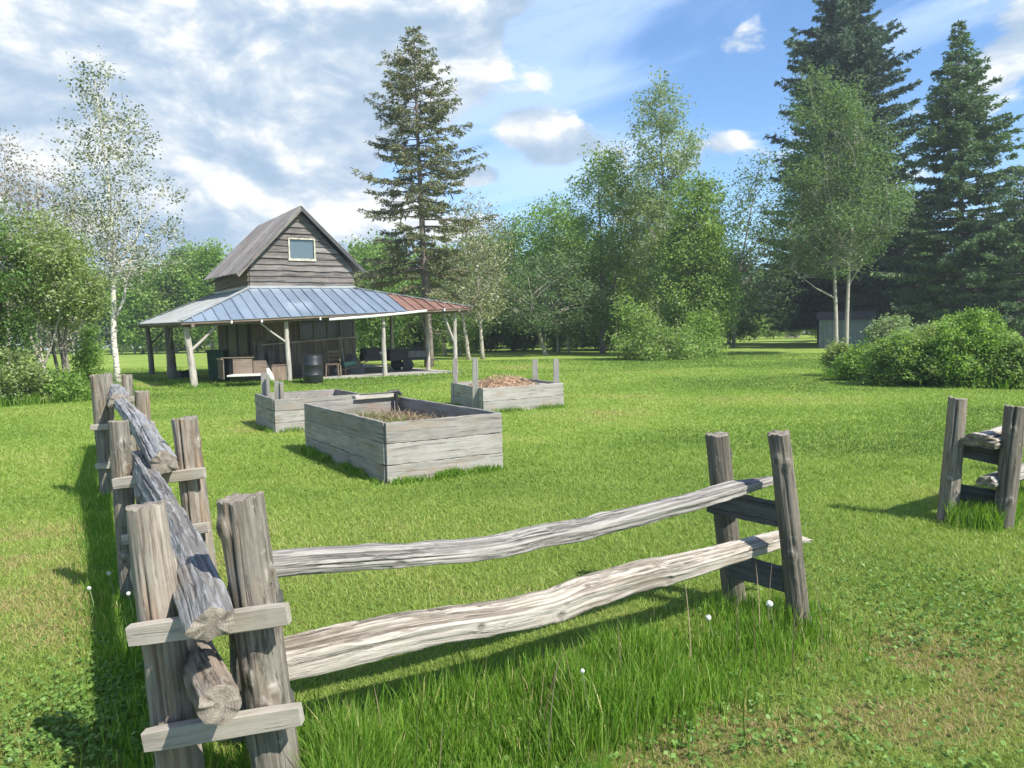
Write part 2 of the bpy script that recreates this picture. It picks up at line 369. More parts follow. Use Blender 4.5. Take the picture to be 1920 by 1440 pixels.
RUSTM = mat_plain('rusty_metal', (0.22, 0.09, 0.05), .8, .2, var=.4)
TEAL = mat_plain('teal_enamel', (0.02, 0.07, 0.07), .45, var=.3)
GREYP = mat_plain('grey_panel', (0.13, 0.13, 0.135), .6, var=.3)
TANW = mat_wood('tan_wood', (0.08, 0.06, 0.04), (0.16, 0.125, 0.085), (0.26, 0.205, 0.14), grain=16, stretch=.1, bump=.2)
SHEDM = mat_metal_roof('shed_metal', (0.12, 0.14, 0.15), (0.20, 0.225, 0.235), (.12, .10, .08), .04, rough=.6, metal=.1)
def mat_glass():
    m, k, b = new_mat('window_glass'); b.inputs['Base Color'].default_value = (0.10, 0.13, 0.14, 1)
    b.inputs['Roughness'].default_value = .08; b.inputs['Specular IOR Level'].default_value = .9; b.inputs['Metallic'].default_value = .15; return m
GLASS = mat_glass()

L_BIRCH = mat_leaf('birch_leaf', (0.085, 0.112, 0.059), (0.272, 0.301, 0.199), .32, .45, (0.55, 0.55, 0.46), .20)
L_WILLOW = mat_leaf('willow_leaf', (0.116, 0.187, 0.053), (0.282, 0.404, 0.116), .38, hue=(0.33, 0.36, 0.20), amt=.08)
L_LEFT = mat_leaf('olive_shrub_leaf', (0.126, 0.184, 0.065), (0.336, 0.421, 0.162), .36, hue=(0.34, 0.38, 0.24), amt=.10)
L_BRIGHT = mat_leaf('bright_leaf', (0.11, 0.197, 0.044), (0.276, 0.418, 0.104), .40)
L_DEC = mat_leaf('maple_leaf', (0.074, 0.126, 0.062), (0.184, 0.268, 0.124), .36, hue=(0.26, 0.33, 0.18), amt=.06)
L_DARK = mat_leaf('shade_leaf', (0.061, 0.116, 0.035), (0.151, 0.25, 0.065), .3)
L_FAR = mat_leaf('far_leaf', (0.096, 0.167, 0.054), (0.226, 0.342, 0.099), .35)
L_POP = mat_leaf('poplar_leaf', (0.142, 0.204, 0.102), (0.309, 0.394, 0.215), .38, hue=(0.46, 0.48, 0.36), amt=.12)
L_PINK = mat_leaf('pink_grey_leaf', (0.19, 0.165, 0.145), (0.42, 0.38, 0.34), .3)
L_BARE = mat_leaf('catkin_leaf', (0.133, 0.137, 0.077), (0.367, 0.388, 0.24), .3, hue=(0.52, 0.50, 0.44), amt=.2)
N_SPRUCE = mat_leaf('spruce_needle', (0.094, 0.113, 0.064), (0.25, 0.274, 0.14), .12, .6, hue=(0.21, 0.155, 0.085), amt=.16)
N_SPRUCEY = mat_leaf('green_spruce_needle', (0.07, 0.118, 0.059), (0.185, 0.277, 0.122), .12, .6)
N_SPRUCED = mat_leaf('dark_spruce_needle', (0.061, 0.101, 0.072), (0.148, 0.217, 0.139), .10, .6)
G_BLADE = None
B_BIRCH = mat_bark('birch_bark', (0.10, 0.085, 0.07), (0.66, 0.62, 0.54), True)
B_GREY = mat_bark('grey_bark', (0.11, 0.095, 0.075), (0.27, 0.24, 0.20))
B_PALE = mat_bark('pale_bark', (0.24, 0.21, 0.17), (0.47, 0.43, 0.36))
B_DARK = mat_bark('dark_bark', (0.055, 0.045, 0.035), (0.15, 0.125, 0.10))
B_SPR = mat_bark('spruce_bark', (0.10, 0.08, 0.065), (0.26, 0.22, 0.185))

def mat_lawn():
    m, k, b = new_mat('lawn_ground')
    p = k.node('ShaderNodeTexCoord').outputs['Object']
    n1 = k.noise(p, .35, 5, .6); n2 = k.noise(p, 2.2, 6, .65); n3 = k.noise(p, 22, 5, .7); n4 = k.noise(k.vmath('MULTIPLY', p, (.35, 2.2, 1)), .5, 4, .6)
    v = k.math('ADD', k.math('MULTIPLY', n1, .35), k.math('ADD', k.math('MULTIPLY', n2, .3), k.math('MULTIPLY', n3, .2)))
    v = k.math('ADD', v, k.math('MULTIPLY', n4, .2))
    c = k.ramp(v, [(0.36, (0.125, 0.192, 0.038)), (0.52, (0.205, 0.290, 0.058)), (0.68, (0.290, 0.372, 0.088))])
    dry = k.smooth(k.math('ADD', k.math('MULTIPLY', k.noise(p, 1.1, 5, .65), .6), k.math('MULTIPLY', n3, .4)), .54, .66, 0, .55)
    c = k.mix(dry, c, (0.24, 0.235, 0.085))
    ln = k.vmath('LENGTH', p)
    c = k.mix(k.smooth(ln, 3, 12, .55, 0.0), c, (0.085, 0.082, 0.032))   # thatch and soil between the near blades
    k.l.new(c, b.inputs['Base Color']); b.inputs['Roughness'].default_value = 1.0; b.inputs['Specular IOR Level'].default_value = .05
    bp = k.node('ShaderNodeBump'); bp.inputs['Strength'].default_value = .7; bp.inputs['Distance'].default_value = .05
    k.l.new(k.math('ADD', n3, n2), bp.inputs['Height']); k.l.new(bp.outputs[0], b.inputs['Normal'])
    return m
def mat_blade(name, stops, trans=.35):
    m, k, b = new_mat(name); t = attr(k, 'tint').outputs['Fac']
    c = k.ramp(t, stops); k.l.new(c, b.inputs['Base Color']); b.inputs['Roughness'].default_value = .5; b.inputs['Specular IOR Level'].default_value = .3
    tr = k.node('ShaderNodeBsdfTranslucent'); k.l.new(k.mix(1.0, c, (1.3, 1.45, .6), 'MULTIPLY'), tr.inputs['Color'])
    mx = k.node('ShaderNodeMixShader'); mx.inputs[0].default_value = trans
    k.l.new(b.outputs[0], mx.inputs[1]); k.l.new(tr.outputs[0], mx.inputs[2]); k.l.new(mx.outputs[0], k.n['Material Output'].inputs['Surface'])
    return m
G_BLADE = mat_blade('grass_blade', [(0.0, (0.092, 0.158, 0.028)), (0.35, (0.190, 0.285, 0.050)), (0.62, (0.285, 0.380, 0.080)), (0.80, (0.38, 0.40, 0.130)), (1.0, (0.40, 0.30, 0.16))])
G_TALL = mat_blade('tall_grass_blade', [(0.0, (0.075, 0.160, 0.018)), (0.5, (0.155, 0.290, 0.034)), (0.85, (0.28, 0.40, 0.080)), (1.0, (0.50, 0.46, 0.20))], .45)
G_CLOVER = mat_blade('clover_leaf', [(0.0, (0.08, 0.16, 0.030)), (1.0, (0.20, 0.32, 0.07))], .3)
STRAW = mat_blade('straw', [(0.0, (0.10, 0.065, 0.04)), (1.0, (0.46, 0.36, 0.24))], .2)

# ------------------------------------------------------------------ ground
g = MB()
xs = np.concatenate([[-130, -90], np.linspace(-60, 60, 61), [90, 130]])
ys = np.concatenate([[-10, -6], np.linspace(-4, 60, 65), [80, 110, 140]])
XX, YY = np.meshgrid(xs, ys)
Vg = np.c_[XX.ravel(), YY.ravel(), np.zeros(XX.size)]
nx_, ny_ = len(xs), len(ys)
ii, jj = np.meshgrid(np.arange(nx_-1), np.arange(ny_-1)); a_ = (jj*nx_+ii).ravel()
g.add(Vg, np.c_[a_, a_+1, a_+nx_+1, a_+nx_])
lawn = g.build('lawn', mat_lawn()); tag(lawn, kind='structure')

# ------------------------------------------------------------------ logs and split rails
def log_mesh(p0, p1, ra, rb, seed=0, n=56, step=.016, groove=.055, lump=.06, knots=5, bend=.0, flat=0.0, check=1, mat_i=0, endmi=1, rough_end=.008):
    """a round post or rail with bark-less grooves, knots, one long drying crack and a rough sawn end"""
    rs = np.random.RandomState(seed); p0, p1 = np.array(p0, float), np.array(p1, float)
    a = p1-p0; L = np.linalg.norm(a); a /= L
    ref = np.array([1.0, 0, 0]) if abs(a[2]) > .7 else np.array([0, 0, 1.0])
    s = np.cross(a, ref); s /= np.linalg.norm(s); b = np.cross(s, a)
    m = max(6, int(L/step)); t = np.linspace(0, 1, m+1); th = np.arange(n)/n*2*np.pi
    T, TH = np.meshgrid(t, th, indexing='ij'); R = ra+(rb-ra)*T
    o = rs.rand(3)*50
    P = np.stack([np.cos(TH)*R*14+o[0], np.sin(TH)*R*14+o[1], T*L*3+o[2]], -1)
    R = R*(1+lump*2*(fbm(P*.5, 3)-.5))
    P2 = np.stack([np.cos(TH)*5+o[1], np.sin(TH)*5+o[2], T*L*1.1+o[0]], -1)
    gr = np.abs(fbm(P2*1.6, 3)-.5)*2
    R = R*(1-groove*np.clip(1-gr*3.2, 0, 1)*1.2 + groove*.5*(fbm(P2*4, 2)-.5))
    TI = np.full(T.shape, .5)
    for _ in range(check):   # drying crack
        c0 = rs.rand()*2*np.pi; w = c0+.12*np.sin(T*L*2+rs.rand()*6)+.08*(fbm(np.stack([T*6, T*0, T*0+o[0]], -1), 2)-.5)
        d = np.angle(np.exp(1j*(TH-w))); cm = np.exp(-(d/.07)**2)*np.clip(fbm(np.stack([T*3+o[0], T*0, T*0], -1), 2)*3-.7, 0, 1); R = R*(1-.30*cm); TI = TI-.6*cm+.25*np.exp(-((np.abs(d)-.14)/.05)**2)*np.clip(cm*0+1, 0, 1)*(fbm(np.stack([T*5+o[1], T*0, T*0], -1), 2))
    for _ in range(knots):
        kt, kth = rs.uniform(.05, .95), rs.rand()*6.28; kr = rs.uniform(.012, .022)
        d2 = ((T-kt)*L/kr/1.3)**2 + (np.angle(np.exp(1j*(TH-kth)))*R/kr)**2
        R = R + kr*.9*np.exp(-d2*.7) - kr*.55*np.exp(-d2*5); TI = TI-.5*np.exp(-d2*3)+.28*np.exp(-(np.sqrt(d2)-1.3)**2*5)
    if flat: R = np.where(np.cos(TH-flat) > .55, R*(.55/np.maximum(np.cos(TH-flat), .55))*1.0+R*.0, R)
    bx = bend*np.sin(np.pi*T)*1.0; by = bend*.5*np.sin(np.pi*T*1.7+seed)
    TI = np.clip(TI-np.clip(1-gr*4, 0, 1)*.28, 0, 1)
    jit = rough_end*((fbm(np.stack([np.cos(TH)*1.2+o[0], np.sin(TH)*1.2, T*0], -1), 2)-.5)*1.6+(vnoise(np.stack([np.cos(TH)*7+o[0], np.sin(TH)*7, T*0], -1))-.5)*.8)*1.4
    A = T*L + np.where(T > .999, jit, 0)
    V = p0 + A[..., None]*a + (np.cos(TH)*R+bx)[..., None]*s + (np.sin(TH)*R+by)[..., None]*b
    G = np.stack([np.cos(TH)*R, np.sin(TH)*R, T*L+seed*3.7 % 50], -1)
    return V, G, m, n, a, TI
def log(mb, p0, p1, ra, rb, **kw):
    V, G, m, n, a, TI = log_mesh(p0, p1, ra, rb, **kw)
    i = np.arange(n); j = (i+1) % n
    F = np.concatenate([np.c_[r*n+i, r*n+j, (r+1)*n+j, (r+1)*n+i] for r in range(m)])
    mb.add(V.reshape(-1, 3), [F], 0, G.reshape(-1, 3), TI.ravel())
    for r, sgn in ((0, -1), (m, 1)):     # end caps: two inner rings, slightly dished
        ring = V[r]; c = ring.mean(0); rg = G[r]; gc = rg.mean(0)
        rings = [ring, c+(ring-c)*.93+a*sgn*.004, c+(ring-c)*.6+a*sgn*.002, c+(ring-c)*.25-a*sgn*.002, ]
        gs = [rg, gc+(rg-gc)*.93, gc+(rg-gc)*.6, gc+(rg-gc)*.25]
        k = len(rings); F2 = []
        for q in range(k-1):
            f = np.c_[q*n+i, q*n+j, (q+1)*n+j, (q+1)*n+i]; F2.append(f if sgn > 0 else f[:, ::-1])
        last = (i+(k-1)*n); last = last if sgn > 0 else last[::-1]
        mb.add(np.vstack(rings), [np.vstack(F2), last[None]], 1, np.vstack(gs)-np.array([gc[0], gc[1], 0]))

def rail(mb, pts, sizes, corners, seed=0, n=80, step=.014, fib=.10, gouge=0.0, twist=.3, up=(0, 0, 1), ragged=.03, endcut=0.0):
    """a split rail: an uneven polygon section carried along a measured centre line; sizes = (height, width) at each point"""
    rs = np.random.RandomState(seed); pts = np.array(pts, float); sizes = np.array(sizes, float)
    L = np.r_[0, np.cumsum(np.linalg.norm(np.diff(pts, axis=0), axis=1))]; m = max(8, int(L[-1]/step)); s = np.linspace(0, L[-1], m+1)
    C = np.stack([np.interp(s, L, pts[:, c]) for c in range(3)], -1)
    ker = np.ones(9)/9; pad = np.vstack([np.repeat(C[:1], 4, 0), C, np.repeat(C[-1:], 4, 0)])
    Cs = np.stack([np.convolve(pad[:, c], ker, 'valid') for c in range(3)], -1); Cs[0] = C[0]; Cs[-1] = C[-1]; C = Cs
    zz_ = np.zeros_like(s); C = C+np.stack([fbm(np.stack([s*5.5+seed, zz_+k_*9, zz_], -1), 3)-.5 for k_ in range(3)], -1)*.010*np.clip(np.minimum(s, L[-1]-s)/.1, 0, 1)[:, None]
    H = np.interp(s, L, sizes[:, 0])/2*(1+.22*(fbm(np.stack([s*7+seed*2, zz_, zz_+3], -1), 3)-.5)); Wd = np.interp(s, L, sizes[:, 1])/2
    t = np.gradient(C, axis=0); t /= np.linalg.norm(t, axis=1)[:, None]
    up = np.array(up, float); side = np.cross(t, up); side /= np.linalg.norm(side, axis=1)[:, None]; upv = np.cross(side, t)
    th = np.arange(n)/n*2*np.pi
    cor = np.array(corners, float)            # polygon corners (x, y) in -1..1
    # radial distance of the polygon for each direction
    base = np.zeros(n)
    for i_, a in enumerate(th):
        d = np.array([math.cos(a), math.sin(a)]); best = 9
        for c in range(len(cor)):
            p, q = cor[c], cor[(c+1) % len(cor)]; e = q-p; nrm = np.array([e[1], -e[0]]); dn = nrm @ d
            if abs(dn) > 1e-9:
                tt = (nrm @ p)/dn
                if tt > 0:
                    x = d*tt; w = (x-p) @ e/(e @ e)
                    if -1e-6 <= w <= 1+1e-6: best = min(best, tt)
        base[i_] = best
    base = (np.roll(base, 1)+base*2+np.roll(base, -1))/4
    S, TH = np.meshgrid(s, th, indexing='ij'); o = rs.rand(3)*60
    R = np.broadcast_to(base, S.shape).copy()
    cx, sx = np.cos(TH), np.sin(TH)
    R *= 1+.15*(fbm(np.stack([cx*.9+o[0], sx*.9+o[1], S*2.2+o[2]], -1), 3)-.5)+.06*(fbm(np.stack([cx*2.2+o[0], sx*2.2+o[1], S*11+o[2]], -1), 3)-.5)
    lip = np.floor(fbm(np.stack([cx*1.6+o[2], sx*1.6+o[0], S*1.5+o[1]], -1), 2)*7)/7; R *= 1+.28*(lip-.45)
    fine = fbm(np.stack([cx*7+o[1], sx*7+o[0], S*1.3+o[2]], -1), 3)
    R *= 1-fib*np.clip(.52-fine, 0, 1)*4.5
    TI = .5-np.clip(.46-fine, 0, 1)*2.6
    R += fib*.7*(vnoise(np.stack([cx*13+o[1], sx*13+o[0], S*2.5], -1))-.5)+fib*.5*(vnoise(np.stack([cx*4+o[1], sx*4+o[0], S*14], -1))-.5)
    if gouge:    # torn brown fibres along the upper part of the side that shows, a smooth split face below
        edge = .30+.9*(fbm(np.stack([S*1.3+o[0], S*0, S*0+o[1]], -1), 3)-.5)*2
        m_ = np.clip((TH-edge)/.12, 0, 1)*np.clip((2.5-TH)/.3, 0, 1)
        wv = .6*(fbm(np.stack([S*2.5+o[1], cx*2, sx*2], -1), 2)-.5)
        fb_ = fbm(np.stack([(cx+wv)*7+o[2], (sx+wv)*7+o[0], S*2.4+o[1]], -1), 4)
        R = R*(1-gouge*m_*(.22+np.clip(.56-fb_, 0, .3)*3.2)); TI = TI-m_*np.clip(.55-fb_, 0, .3)*3.6
        R = R+.05*np.exp(-((TH-edge+.08)/.07)**2)
    for _ in range(int(L[-1]*3)):
        ks, kth, kr = rs.uniform(0, L[-1]), rs.uniform(-.6, 1.8), rs.uniform(.006, .014)
        q_ = ((S-ks)/kr/1.5)**2+(np.angle(np.exp(1j*(TH-kth)))*.055/kr)**2; TI = TI-.7*np.exp(-q_*1.2); R = R*(1-.10*np.exp(-q_*2)+.05*np.exp(-(np.sqrt(q_)-1.6)**2*3))
    we = np.clip(np.minimum(S, L[-1]-S)/.09, 0, 1); R = base[None]*.97+(R-base[None]*.97)*(.45+.55*we)
    tw = twist*(S/L[-1]-.5)
    px_ = R*np.cos(TH+tw)*Wd[:, None]; py_ = R*np.sin(TH+tw)*H[:, None]
    endj = ragged*(fbm(np.stack([cx*2.2+o[0], sx*2.2+o[1], S*0], -1), 3)-.5)*3
    along = np.where(S <= 0, endj, 0)+np.where(S >= L[-1]-1e-6, endj, 0)
    V = C[:, None]+px_[..., None]*side[:, None]+py_[..., None]*upv[:, None]+along[..., None]*t[:, None]
    G = np.stack([px_, py_, S+seed*5.3 % 40], -1)
    i = np.arange(n); j = (i+1) % n
    F = np.concatenate([np.c_[r*n+i, r*n+j, (r+1)*n+j, (r+1)*n+i] for r in range(m)])
    mb.add(V.reshape(-1, 3), [F[:, ::-1]], 0, G.reshape(-1, 3), np.clip(TI, 0, 1).ravel())
    for r, sg in ((0, -1), (m, 1)):
        ring = V[r]; c = ring.mean(0); rg = G[r]; gc = rg.mean(0)
        rings = [ring, c+(ring-c)*.7+t[r]*sg*.004, c+(ring-c)*.3+t[r]*sg*.001]; gs = [rg, gc+(rg-gc)*.7, gc+(rg-gc)*.3]
        F2 = []
        for q in range(2):
            f = np.c_[q*n+i, q*n+j, (q+1)*n+j, (q+1)*n+i]; F2.append(f[:, ::-1] if sg > 0 else f)
        last = i+2*n; mb.add(np.vstack(rings), [np.vstack(F2), (last[::-1] if sg > 0 else last)[None]], 1, np.vstack(gs)-np.array([gc[0], gc[1], 0]))

def part_log(parent, name, p0, p1, ra, rb, mat, **kw):
    mb = MB(); log(mb, p0, p1, ra, rb, **kw); return mb.build(name, [mat, W_END], parent, smooth=True)
def part_rail(parent, pts, sizes, corners, mat, name='rail', **kw):
    mb = MB(); rail(mb, pts, sizes, corners, **kw); return mb.build(name, [mat, W_END], parent, smooth=True)
def part_beam(parent, name, p0, p1, w, h, mat, seg=8, wob=.0015, cham=.004, up=(0, 0, 1)):
    mb = MB(); mb.beam(p0, p1, w, h, up=up, seg=seg, wob=wob, cham=cham); return mb.build(name, [mat], parent)
def ext(top, bot, z=-.12):
    """carry the post axis on into the ground"""
    d = bot-top; return top+d*(z-top[2])/d[2]

WEDGE = [(-1, -.55), (.1, -1), (1, -.2), (.75, .8), (-.35, 1)]
TRI = [(-.95, -.7), (.95, -.8), (1, .1), (.15, 1), (-.8, .45)]
ROUND = [(math.cos(a)*1.0, math.sin(a)*1.0) for a in np.arange(9)/9*6.283]
SLAB = [(-1, -.85), (.8, -1), (1, .2), (.3, .9), (-.7, 1), (-1, .3)]

# fence with the corner: nearest pair, run away to the left, run out to the right
fa = thing('log_fence', 'long weathered log fence with the near corner, running back left and right to the gap', 'fence', gnd(450, 1525))
Y1 = 2.5
A1t, A1b = at(272, 948, Y1), at(352, 1530, Y1); A2t, A2b = at(450, 934, Y1), at(532, 1530, Y1)
part_log(fa, 'post', ext(A1t, A1b), A1t, .080, .062, W_POSTL, seed=11, knots=10, check=2, rough_end=.006)
part_log(fa, 'post', ext(A2t, A2b), A2t, .082, .074, W_POST, seed=12, knots=13, check=3, lump=.09, rough_end=.012)
A3t, A3b = at(455, 1000, 2.98), at(470, 1400, 2.98)
part_log(fa, 'post', ext(A3t, A3b), A3t, .075, .06, W_POSTD, seed=13, knots=8, groove=.12, check=2)
B1t, B1b = at(222, 790, 4.6), at(246, 1125, 4.6); B2t, B2b = at(346, 784, 4.6), at(388, 1122, 4.6)
part_log(fa, 'post', ext(B1t, B1b), B1t, .062, .058, W_POST, seed=14, check=2, knots=6)
part_log(fa, 'post', ext(B2t, B2b), B2t, .080, .073, W_POSTL, seed=15, check=2, knots=6, lump=.1, rough_end=.01)
C1t, C1b = at(183, 703, 7.6), at(205, 930, 7.6); C2t, C2b = at(266, 734, 7.7), at(276, 930, 7.7)
part_log(fa, 'post', ext(C1t, C1b), C1t, .085, .070, W_POST, seed=16, check=2, groove=.1, rough_end=.03)
part_log(fa, 'post', ext(C2t, C2b), C2t, .075, .070, W_POSTL, seed=17, check=2)
D1t, D1b = at(203, 700, 10.6), at(208, 850, 10.6); D2t, D2b = at(238, 703, 10.6), at(246, 852, 10.6)
part_log(fa, 'post', ext(D1t, D1b), D1t, .065, .055, W_POST, seed=18, check=1, n=24, step=.05)
part_log(fa, 'post', ext(D2t, D2b), D2t, .078, .068, W_POST, seed=19, check=1, n=24, step=.05)
# crosspieces of the corner pair (sawn, pale, on the near faces)
def cross(px0, py0, px1, py1, Ya, Yb, w, h, mat=W_SAWN): return part_beam(fa, 'crosspiece', at(px0, py0, Ya), at(px1, py1, Yb), w, h, mat)
cross(244, 1191, 541, 1150, 2.395, 2.385, .045, .068)
cross(273, 1388, 565, 1338, 2.385, 2.375, .045, .068)
cross(214, 907, 384, 886, 4.50, 4.50, .045, .066)
cross(231, 1012, 391, 988, 4.50, 4.50, .045, .062)
cross(171, 802, 290, 795, 7.50, 7.60, .05, .06)
cross(180, 874, 290, 868, 7.50, 7.60, .05, .06)
cross(185, 750, 252, 747, 10.50, 10.50, .05, .07)
cross(190, 800, 254, 797, 10.50, 10.50, .05, .07)
# short boards on the back of the corner post that carry the right-hand rails
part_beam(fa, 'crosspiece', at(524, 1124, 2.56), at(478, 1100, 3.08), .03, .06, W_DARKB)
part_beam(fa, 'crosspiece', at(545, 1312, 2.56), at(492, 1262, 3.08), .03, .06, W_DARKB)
# left-hand rails
part_rail(fa, [at(396, 1172, 2.22), at(375, 1100, 2.5), at(336, 1000, 3.05), at(296, 925, 3.8), at(262, 868, 4.75), at(255, 858, 5.0)],
          [(.115, .150), (.12, .150), (.12, .140), (.115, .13), (.11, .12), (.10, .11)], WEDGE, W_RAILG, seed=21, fib=.12, gouge=.12, ragged=.012, twist=.5)
part_rail(fa, [at(412, 1322, 2.18), at(385, 1262, 2.45), at(350, 1170, 2.95), at(300, 1070, 3.9), at(262, 1010, 4.9)],
          [(.125, .130), (.13, .125), (.12, .11), (.11, .11), (.10, .10)], ROUND, W_RAILD, seed=22, fib=.10, ragged=.01)
part_rail(fa, [at(306, 868, 4.28), at(285, 828, 4.8), at(255, 785, 5.9), at(232, 760, 7.0), at(218, 745, 8.0)],
          [(.155, .155), (.16, .15), (.14, .15), (.12, .14), (.12, .14)], TRI, W_RAILG, seed=23, fib=.14, ragged=.015, twist=-.4)
part_rail(fa, [at(292, 958, 4.35), at(262, 905, 5.2), at(238, 860, 6.4), at(225, 835, 7.8)],
          [(.12, .13), (.12, .13), (.12, .12), (.11, .11)], WEDGE, W_RAIL, seed=24, fib=.12)
part_rail(fa, [at(226, 752, 7.25), at(222, 738, 8.4), at(220, 730, 9.8), at(219, 727, 11.0)],
          [(.14, .20), (.13, .19), (.12, .17), (.12, .15)], SLAB, W_RAILG, seed=25, fib=.12, ragged=.012)
part_rail(fa, [at(240, 850, 7.4), at(232, 820, 8.8), at(226, 800, 11.0)], [(.12, .13), (.12, .12), (.11, .11)], WEDGE, W_RAIL, seed=26, fib=.12)

# right-hand run and its end pair
PA, PB = np.array([-.84, 2.76]), np.array([1.385, 4.17])
R1t, R1b = at(1344, 815, 4.36), at(1378, 1132, 4.36); R2t, R2b = at(1459, 812, 3.98), at(1500, 1176, 3.98)
part_log(fa, 'post', ext(R1t, R1b), R1t, .068, .066, W_POSTD, seed=31, check=2, knots=5, rough_end=.01)
part_log(fa, 'post', ext(R2t, R2b), R2t, .058, .060, W_POSTD, seed=32, check=2, knots=9, groove=.13, lump=.12, rough_end=.01)
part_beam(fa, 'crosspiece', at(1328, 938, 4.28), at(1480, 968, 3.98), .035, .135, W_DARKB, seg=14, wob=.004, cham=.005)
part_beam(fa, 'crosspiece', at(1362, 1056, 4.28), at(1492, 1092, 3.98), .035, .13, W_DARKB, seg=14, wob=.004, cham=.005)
def op(px, py): return onplane(px, py, PA, PB)
part_rail(fa, [op(470, 1060), op(560, 1054), op(700, 1044), op(880, 1033), op(940, 1022), op(1000, 1008), op(1100, 990), op(1200, 965), op(1300, 938), op(1380, 915), op(1446, 900)],
          [(.088, .10), (.086, .10), (.085, .10), (.088, .10), (.094, .10), (.096, .10), (.092, .10), (.092, .10), (.088, .1), (.082, .1), (.045, .06)], SLAB, W_RAIL, seed=33, fib=.07, gouge=.20, twist=.15, ragged=.05)
part_rail(fa, [op(500, 1240), op(560, 1228), op(640, 1208), op(760, 1180), op(880, 1160), op(960, 1150), op(1010, 1138), op(1100, 1108), op(1200, 1078), op(1300, 1055), op(1400, 1027), op(1475, 1006), op(1512, 1012)],
          [(.135, .10), (.138, .10), (.155, .11), (.148, .12), (.142, .12), (.135, .12), (.14, .12), (.15, .12), (.135, .12), (.12, .11), (.11, .1), (.09, .09), (.03, .04)], SLAB, W_RAILB, seed=34, fib=.05, gouge=.42, twist=.1, ragged=.06)

# second fence, beyond the gap on the right
fb = thing('log_fence', 'short dark log fence end beyond the gap at the right edge of the lawn', 'fence', gnd(1830, 980))
S1t, S1b = at(1796, 747, 6.05), at(1776, 978, 6.05); S2t, S2b = at(1905, 762, 5.85), at(1880, 988, 5.85)
part_log(fb, 'post', ext(S1t, S1b), S1t, .078, .068, W_POST, seed=41, check=2, rough_end=.01)
part_log(fb, 'post', ext(S2t, S2b), S2t, .072, .078, W_POSTD, seed=42, check=2, rough_end=.01)
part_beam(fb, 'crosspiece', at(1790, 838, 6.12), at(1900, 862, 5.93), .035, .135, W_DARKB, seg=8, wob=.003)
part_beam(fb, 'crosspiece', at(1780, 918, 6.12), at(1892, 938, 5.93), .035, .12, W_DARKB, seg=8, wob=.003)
dS = np.array([.83, .56, 0.])
pS = (S1b+S2b)/2; pS[2] = 0
E0 = pS+dS*2.8; perp = np.array([-.25, .20, 0])
for s_, sd_ in ((1, 43), (-1, 44)): part_log(fb, 'post', E0+perp*s_*.8+np.array([0, 0, -.1]), E0+perp*s_*.8+np.array([.02, 0, 1.02]), .07, .065, W_POSTD, seed=sd_, n=20, step=.06)
c0 = at(1838, 826, 5.88); c1 = E0+dS*.2+np.array([0, 0, c0[2]+.03])
part_rail(fb, [c0-dS*.0, c0+(c1-c0)*.3, c0+(c1-c0)*.7, c1], [(.12, .26), (.13, .22), (.12, .16), (.1, .14)], SLAB, W_RAILB, seed=45, fib=.15, gouge=.35, ragged=.06)
c0 = at(1848, 903, 5.86); c1 = E0+dS*.2+np.array([0, 0, c0[2]+.02])
part_rail(fb, [c0, c0+(c1-c0)*.3, c0+(c1-c0)*.7, c1], [(.10, .16), (.11, .15), (.11, .14), (.1, .13)], TRI, W_RAIL, seed=46, fib=.15, ragged=.02, twist=.6)
for z_ in (.35, .72): part_beam(fb, 'crosspiece', E0+perp*1.1+np.array([-.09, -.06, z_]), E0-perp*1.1+np.array([-.09, -.06, z_]), .035, .12, W_DARKB)

